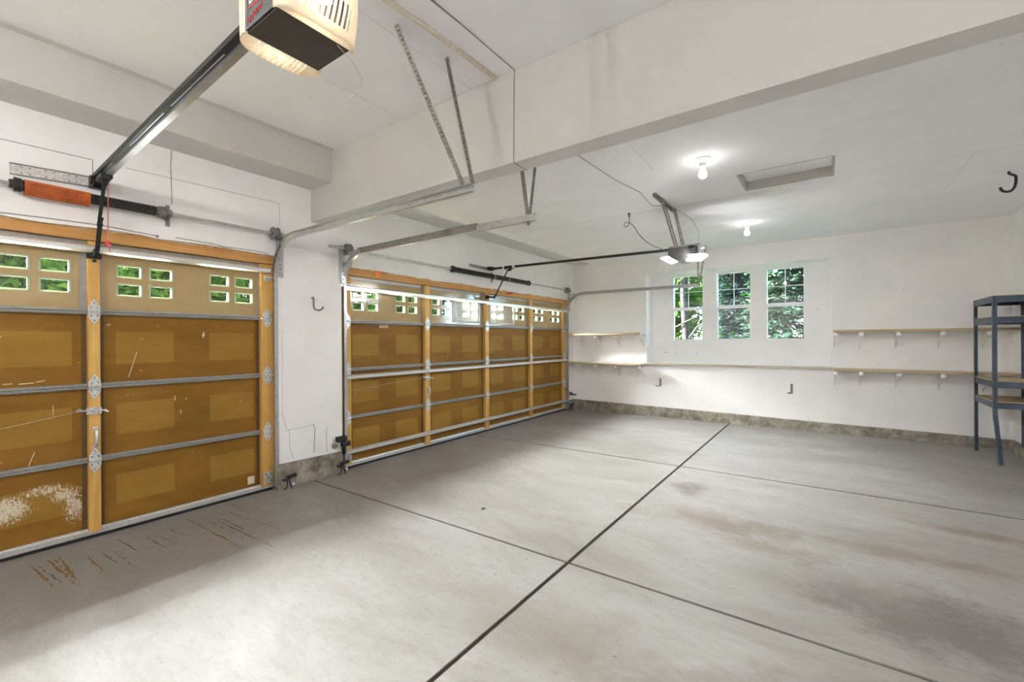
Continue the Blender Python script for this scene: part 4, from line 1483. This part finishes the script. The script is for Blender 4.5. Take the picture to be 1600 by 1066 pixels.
tube_hook('wall_hook', [(WX - 0.005, 2.495, 1.875), (WX + 0.012, 2.497, 1.875), (WX + 0.022, 2.50, 1.86), (WX + 0.022, 2.50, 1.79), (WX + 0.03, 2.512, 1.755), (WX + 0.06, 2.54, 1.748), (WX + 0.085, 2.56, 1.768), (WX + 0.09, 2.562, 1.785)], 0.008,
          'grey J hook on the pier between the garage doors', 'wall and ceiling hooks', M['steel_hook'])
hk = [(0, -0.01), (0.0, 0.02), (0.055, 0.04), (0.062, 0.075), (0.055, 0.13), (0.025, 0.175), (-0.025, 0.19), (-0.07, 0.178), (-0.088, 0.15)]
tube_hook('ceiling_hook', [(5.781 + 0.81 * a, 6.077 + 0.58 * a, ZF - d) for a, d in hk], 0.011,
          'black hook screwed into the ceiling near the blue shelving', 'wall and ceiling hooks', M['black'])


def wall_hanger(x, label):
    t = thing('wall_hanger', (x, FY, 0.55), label, 'hook', 'low metal hangers under the windows')
    m_ = MB()
    m_.box(x - 0.016, x + 0.016, FY - 0.006, FY, 0.56, 0.712)
    for q in range(4):
        m_.mat(1).lathe((x, FY - 0.006, 0.595 + q * 0.032), (0, -1, 0), [(0, 0.006), (0.003, 0.005)], 8)
    m_.mat(0)
    m_.build('back_plate', [M['galv_dark'], M['black']], t)
    m_ = MB()
    m_.tube([(x, FY - 0.004, 0.585), (x - 0.01, FY - 0.05, 0.575), (x - 0.03, FY - 0.11, 0.57), (x - 0.045, FY - 0.135, 0.585)], 0.009, 8)
    m_.build('arm', M['steel_hook'], t, smooth=True)
    return t


wall_hanger(1.868, 'small metal hanger on the wall below the left window')
wall_hanger(3.925, 'small metal hanger on the wall below the right window')

# ------------------------------------------------------------------ wall shelves
def wall_shelf(x0, x1, zt, yf, bx, label, edge_mat):
    t = thing('wall_shelf', ((x0 + x1) / 2, FY, zt), label, 'shelf', 'long shelves on the window wall')
    th = 0.030
    m_ = MB()
    m_.box(x0, x1, yf + 0.004, FY - 0.001, zt - th, zt)
    m_.mat(1).box(x0, x1, yf, yf + 0.004, zt - th - 0.001, zt + 0.001)
    m_.build('shelf_board', [M['shelf_paint'], edge_mat], t)
    for x in bx:
        m_ = MB()
        L = 0.255
        m_.box(x - 0.014, x + 0.014, FY - 0.005, FY, zt - th - 0.235, zt - th)
        m_.box(x - 0.014, x + 0.014, FY - L, FY, zt - th - 0.005, zt - th)
        cur = [(FY - 0.006, zt - th - 0.19), (FY - 0.07, zt - th - 0.165), (FY - 0.15, zt - th - 0.10), (FY - 0.235, zt - th - 0.010)]
        for a, b2 in zip(cur, cur[1:]):
            m_.bar((x, a[0], a[1]), (x, b2[0], b2[1]), 0.018, 0.014)
        m_.mat(1)
        m_.lathe((x, FY - 0.004, zt - th - 0.222), (0, -1, 0), [(0, 0.006), (0.004, 0.005)], 8)
        br = m_.build('shelf_bracket', [M['bracket'], M['galv_dark']], t)
        MB().lathe((x + 0.010, FY - L - 0.006, zt - th - 0.034), (0, -1, 0), [(0, 0.026), (0.016, 0.031), (0.030, 0.027), (0.038, 0.012)], 14).build('end_cap', M['porcelain'], br, smooth=True)
    return t


LB, RB = [0.31, 0.68, 1.08, 1.555], [4.472, 4.768, 5.173, 5.612, 6.035]
wall_shelf(WX + 0.002, 1.598, 1.556, 7.925, LB, 'upper shelf left of the window niche', M['board'])
wall_shelf(WX + 0.002, 1.598, 0.986, 7.925, LB, 'lower shelf left of the window niche', M['board'])
wall_shelf(4.458, RX - 0.002, 1.548, 7.95, RB, 'upper shelf right of the window niche, behind the blue unit', M['board'])
wall_shelf(4.458, RX - 0.002, 0.988, 7.95, RB, 'lower shelf right of the window niche, behind the blue unit', M['board'])

# ------------------------------------------------------------------ blue shelving unit
BX0, BX1, UY0, UY1 = 5.893, 6.285, 7.145, 7.935
u = thing('shelving_unit', ((BX0 + BX1) / 2, (UY0 + UY1) / 2, 0), 'freestanding blue steel shelving unit with a bent front leg', 'shelving')


def post(x, y, sx, sy, bent=False, z0=0.0):
    wd, th = 0.036, 0.003
    z = [0.0, 1.89]
    cut = 0.62
    m_ = MB()
    prof = [(0, 0), (sx * wd, 0), (sx * wd, sy * th), (sx * th, sy * th), (sx * th, sy * wd), (0, sy * wd)]
    X, Y = (1, 0, 0), (0, 1, 0)
    if bent:
        fr = [((x + 0.050, y + 0.02, 0.0), X, Y), ((x + 0.030, y + 0.012, 0.24), X, Y), ((x + 0.004, y + 0.001, 0.52), X, Y), ((x, y, 0.60), X, Y), ((x, y, 1.89), X, Y)]
    else:
        fr = [((x, y, z0), X, Y), ((x, y, 1.89), X, Y)]
    m_.sweep(prof, fr)
    m_.mat(1)
    for q in range(44):
        zz = 0.66 + q * 0.028
        if zz < 1.87:
            m_.box(x + sx * 0.013 - 0.004, x + sx * 0.013 + 0.004, y - 0.0006 * sy, y + 0.0004 * sy, zz, zz + 0.012)
            m_.box(x - 0.0006 * sx, x + 0.0004 * sx, y + sy * 0.013 - 0.004, y + sy * 0.013 + 0.004, zz, zz + 0.012)
    return m_.build('post', [M['blue'], M['blue_dark']], u)


post(BX0, UY0, 1, 1, True)
post(BX1, UY0, -1, 1, z0=0.131)
post(BX0, UY1, 1, -1)
post(BX1, 7.74, -1, -1, z0=0.131)
for zt in (1.888, 1.655, 0.932, 0.70):
    m_ = MB()
    hgt = 0.070
    z0, z1 = zt - hgt, zt
    t_ = 0.003
    a, b2, c2, d2 = BX0 + 0.004, BX1 - 0.004, UY0 + 0.004, UY1 - 0.004
    for (x0, x1, y0, y1) in ((a, b2, c2, c2 + t_), (a, b2, d2 - t_, d2), (a, a + t_, c2, d2), (b2 - t_, b2, c2, d2)):
        m_.box(x0, x1, y0, y1, z0, z1)
    for (x0, x1, y0, y1) in ((a, b2, c2, c2 + 0.022), (a, b2, d2 - 0.022, d2), (a, a + 0.022, c2, d2), (b2 - 0.022, b2, c2, d2)):
        m_.box(x0, x1, y0, y1, zt - 0.016, zt - 0.013)
    m_.build('shelf_rail', M['blue'], u)
    MB().box(a + 0.003, b2 - 0.003, c2 + 0.003, d2 - 0.003, zt - 0.013, zt + 0.008).build('shelf_board', M['board'], u)

# small screw ring lying on the floor
m_ = MB().tube([(2.02 + 0.016 * math.cos(a), 2.88 + 0.016 * math.sin(a), 0.006) for a in [2 * PI * i / 16 for i in range(15)]], 0.005, 6)
tag(m_.build('metal_ring', M['steel_hook']), 'tiny metal ring lying on the floor near the middle joint', 'ring')

# ------------------------------------------------------------------ outside
gr = MB().box(-40, 40, 8.82, 45, -0.6, -0.25)
gr.box(-40, -0.35, -40, 8.82, -0.6, -0.20)
struct(gr.build('ground', M['lawn']), 'grass outside the garage', 'ground')
dv = MB().box(-7.5, -0.11, -2.0, 8.6, -0.2, -0.02)
struct(dv.build('road_surface', M['asphalt']), 'dark driveway outside the doors', 'driveway')
ev = MB().box(-0.62, W0 - 0.001, BY - 2, 9.3, 2.76, 2.90)
struct(ev.build('roof_eave', M['eave']), 'eave overhanging the garage doors', 'eave')
rf = MB().box(-0.62, 7.0, BY - 2, 9.25, 3.50, 3.62)
struct(rf.build('roof', M['eave']), 'roof of the garage', 'roof')


def foliage(mb, pts, size, seed, droop=0.0, aspect=2.2):
    rnd = random.Random(seed)
    for p, k in pts:
        d = Vector((rnd.gauss(0, 1), rnd.gauss(0, 1), rnd.gauss(0, 1) - droop)).normalized()
        s = d.cross(Vector((rnd.gauss(0, 1), rnd.gauss(0, 1), rnd.gauss(0, 1)))).normalized()
        L = size * k * (0.6 + 0.8 * rnd.random())
        w_ = L / aspect
        a = Vector(p)
        m_ = a + d * L * 0.5
        mb._add([a, m_ + s * w_ / 2, a + d * L, m_ - s * w_ / 2], [(0, 1, 2, 3)])


def leafy_tree(name, x, y, r, h0, h1, n, label, mat, size=0.11, trunks=1, group='trees outside', lean=0.0, back=0.0):
    t = thing(name, (x, y, -0.25), label, 'tree', group)
    rnd = random.Random(int(abs(x * 100 + y * 10)))
    cl = []
    for _ in range(46):
        while True:
            q = Vector((rnd.uniform(-1, 1), rnd.uniform(-1, 1), rnd.uniform(-1, 1)))
            if q.length < 1:
                break
        cl.append((Vector((x + q.x * r * 0.8, y + back + q.y * r * 0.8, (h0 + h1) / 2 + q.z * (h1 - h0) / 2)), r * rnd.uniform(0.2, 0.42)))
    pts = []
    for _ in range(n):
        c_, cr = rnd.choice(cl)
        pts.append((c_ + Vector((rnd.gauss(0, 0.5), rnd.gauss(0, 0.5), rnd.gauss(0, 0.5))) * cr, 1))
    m_ = MB()
    foliage(m_, pts, size, 5, 0.3)
    m_.build('foliage', mat, t, recalc=False)
    m_ = MB()
    for k in range(trunks):
        ox = (k - (trunks - 1) / 2) * 0.55
        m_.tube([(x + ox, y + 0.1 * k, -0.3), (x + ox * 1.1 + 0.05, y, 1.2), (x + ox * 1.3 + lean * 0.6 * (1 if k % 2 else -0.6), y, 2.6), (x + ox * 1.5 + lean * (1 if k % 2 else -0.6), y, h1 * 0.8)], [0.12, 0.10, 0.075, 0.03], 9)
        m_.tube([(x + ox * 1.1, y, 1.3), (x + ox + 0.4, y - 0.1, 1.75), (x + ox + 0.9, y - 0.15, 2.0)], [0.035, 0.028, 0.012], 6)
    m_.build('trunk', M['bark'], t, smooth=True)
    return t


def spruce_tree(x, y, r, h, n, label, mat, group='trees outside'):
    t = thing('spruce_tree', (x, y, -0.25), label, 'tree', group)
    rnd = random.Random(int(abs(x * 77 + y * 13)))
    m_ = MB()
    br = MB()
    z = 0.05
    lev = 0
    while z < h:
        rr = r * (1 - z / h) ** 0.8 + 0.08
        nb = 9
        for k in range(nb):
            a = 2 * PI * (k + rnd.random() * 0.7) / nb + lev
            L = rr * rnd.uniform(0.75, 1.05)
            tip = Vector((math.cos(a) * L, math.sin(a) * L, -0.16 * L - 0.1 * rnd.random()))
            o = Vector((x, y, z + 0.12 * rnd.random()))
            br.tube([o, o + tip * 0.55 + Vector((0, 0, 0.02)), o + tip], [0.016, 0.010, 0.004], 4)
            side = Vector((-math.sin(a), math.cos(a), 0))
            m = int(n / (h / 0.17 * nb))
            for q in range(m):
                u_ = rnd.random() ** 0.7
                wdt = (1 - u_) * 0.28 * L + 0.05
                off = rnd.uniform(-1, 1)
                p = o + tip * u_ + side * off * wdt + Vector((0, 0, -0.04 * abs(off) + rnd.gauss(0, 0.018)))
                d = (tip.normalized() * 0.8 + side * (0.7 if off > 0 else -0.7) + Vector((rnd.gauss(0, .25), rnd.gauss(0, .25), rnd.gauss(0, .25)))).normalized()
                s = d.cross(Vector((rnd.gauss(0, .5), rnd.gauss(0, .5), 1))).normalized()
                LL = 0.13 * rnd.uniform(0.6, 1.3)
                m_._add([p, p + d * LL * 0.5 + s * 0.02, p + d * LL, p + d * LL * 0.5 - s * 0.02], [(0, 1, 2, 3)])
        z += 0.17
        lev += 0.9
    m_.build('needles', mat, t, recalc=False)
    br.tube([(x, y, -0.3), (x, y, h * 0.6), (x, y, h)], [0.14, 0.07, 0.01], 8)
    br.build('trunk', M['bark'], t)
    return t


spruce_tree(3.65, 11.65, 1.4, 5.6, 30000, 'dark green spruce filling the right window', M['fir'])
spruce_tree(2.1, 15.6, 1.3, 5.6, 26000, 'blue spruce behind the middle window', M['spruce'])
leafy_tree('leafy_tree', 0.75, 12.0, 1.05, 0.2, 4.8, 9000, 'leafy tree with several grey trunks outside the left window', M['leaf'], 0.15, 3, lean=0.4, back=0.75)
leafy_tree('leafy_tree', 1.45, 19.8, 2.2, -0.2, 7.0, 15000, 'bright green tree far behind the spruces', M['leaf'], 0.26, 1)
leafy_tree('leafy_tree', -5.2, 23.0, 2.1, -0.2, 6.5, 12000, 'bright green tree far off beyond the left window', M['leaf'], 0.26, 1)
leafy_tree('leafy_tree', 7.0, 19.5, 2.1, -0.2, 7.0, 12000, 'bright green tree far off beyond the right window', M['leaf'], 0.26, 1)
leafy_tree('tall_tree', -3.6, 12.2, 2.0, 2.6, 12.0, 20000, 'tall dense tree beside the drive, nearer the garage', M['leaf_drive'], 0.36, 1)  # both added out of view to shade the trees outside the windows
leafy_tree('tall_tree', -5.0, 17.4, 2.0, 2.6, 13.0, 20000, 'tall dense tree beside the drive, further from the garage', M['leaf_drive'], 0.36, 1)
DRIVE = 'leafy green tree across the drive, seen only through the small door panes'
for (x, r_, h, n, sz, ys_) in ((-9.2, 1.5, 5.0, 17000, 0.24, [0.6 + 3.7 * k for k in range(4)] + [16.9, 20.6, 24.3, 28.0]), (-14.6, 2.05, 7.0, 16000, 0.32, [2.6 + 5.3 * k for k in range(7)])):
    first = leafy_tree('leafy_tree', x, ys_[0], r_, -0.2, h, n, DRIVE, M['leaf_drive'], sz, 1, 'trees across the drive')
    for k, y in enumerate(ys_[1:]):
        o = move_copy(first, (random.uniform(-0.15, 0.15), y - ys_[0], 0))
        o.rotation_euler = (0, 0, random.uniform(0, 6.28))

# ------------------------------------------------------------------ light
sun = bpy.data.lights.new('hazy_sun', 'SUN')
sun.energy = 95.0
sun.angle = math.radians(50)
sun.color = (0.96, 0.97, 1.03)
so = bpy.data.objects.new('hazy_sun', sun)
COL.objects.link(so)
dirv = Vector((-0.80, -0.10, 0.72)).normalized()     # towards the sun
so.rotation_euler = dirv.to_track_quat('Z', 'Y').to_euler()
so.location = (-6, 2, 8)

wd = bpy.data.worlds.new('sky')
SC.world = wd
wd.use_nodes = True
nt = wd.node_tree
bg = nt.nodes['Background']
sky = nt.nodes.new('ShaderNodeTexSky')
sky.sky_type = 'HOSEK_WILKIE'
sky.turbidity = 4.0
sky.sun_direction = dirv
nt.links.new(sky.outputs[0], bg.inputs[0])
bg.inputs[1].default_value = 11.0

# ------------------------------------------------------------------ camera
f_px, yaw, pit, rol, H, CX = 689.0, 0.6205, -0.0003, -0.0060, 1.42, 4.385
cy, sy = math.cos(yaw), math.sin(yaw)
F, R, U = Vector((-sy, cy, 0)), Vector((cy, sy, 0)), Vector((0, 0, 1))
F2 = F * math.cos(pit) + U * math.sin(pit)
U2 = -F * math.sin(pit) + U * math.cos(pit)
R3 = R * math.cos(rol) + U2 * math.sin(rol)
U3 = -R * math.sin(rol) + U2 * math.cos(rol)
cam = bpy.data.cameras.new('camera')
cam.lens = f_px / 1600 * 36.0
cam.sensor_width = 36.0
cam.clip_start = 0.02
co = bpy.data.objects.new('camera', cam)
COL.objects.link(co)
mat = Matrix((R3, U3, -F2)).transposed().to_4x4()
mat.translation = Vector((CX, 0, H))
co.matrix_world = mat
SC.camera = co

vs = SC.view_settings
vs.view_transform = 'Standard'
vs.look = 'None'
vs.gamma = 1.0
vs.exposure = 2.94
vs.use_curve_mapping = False
cyc = SC.cycles
cyc.use_denoising = True
cyc.max_bounces = 14
cyc.diffuse_bounces = 9
cyc.transparent_max_bounces = 16
cyc.sample_clamp_indirect = 8.0
cyc.caustics_reflective = False
cyc.caustics_refractive = False
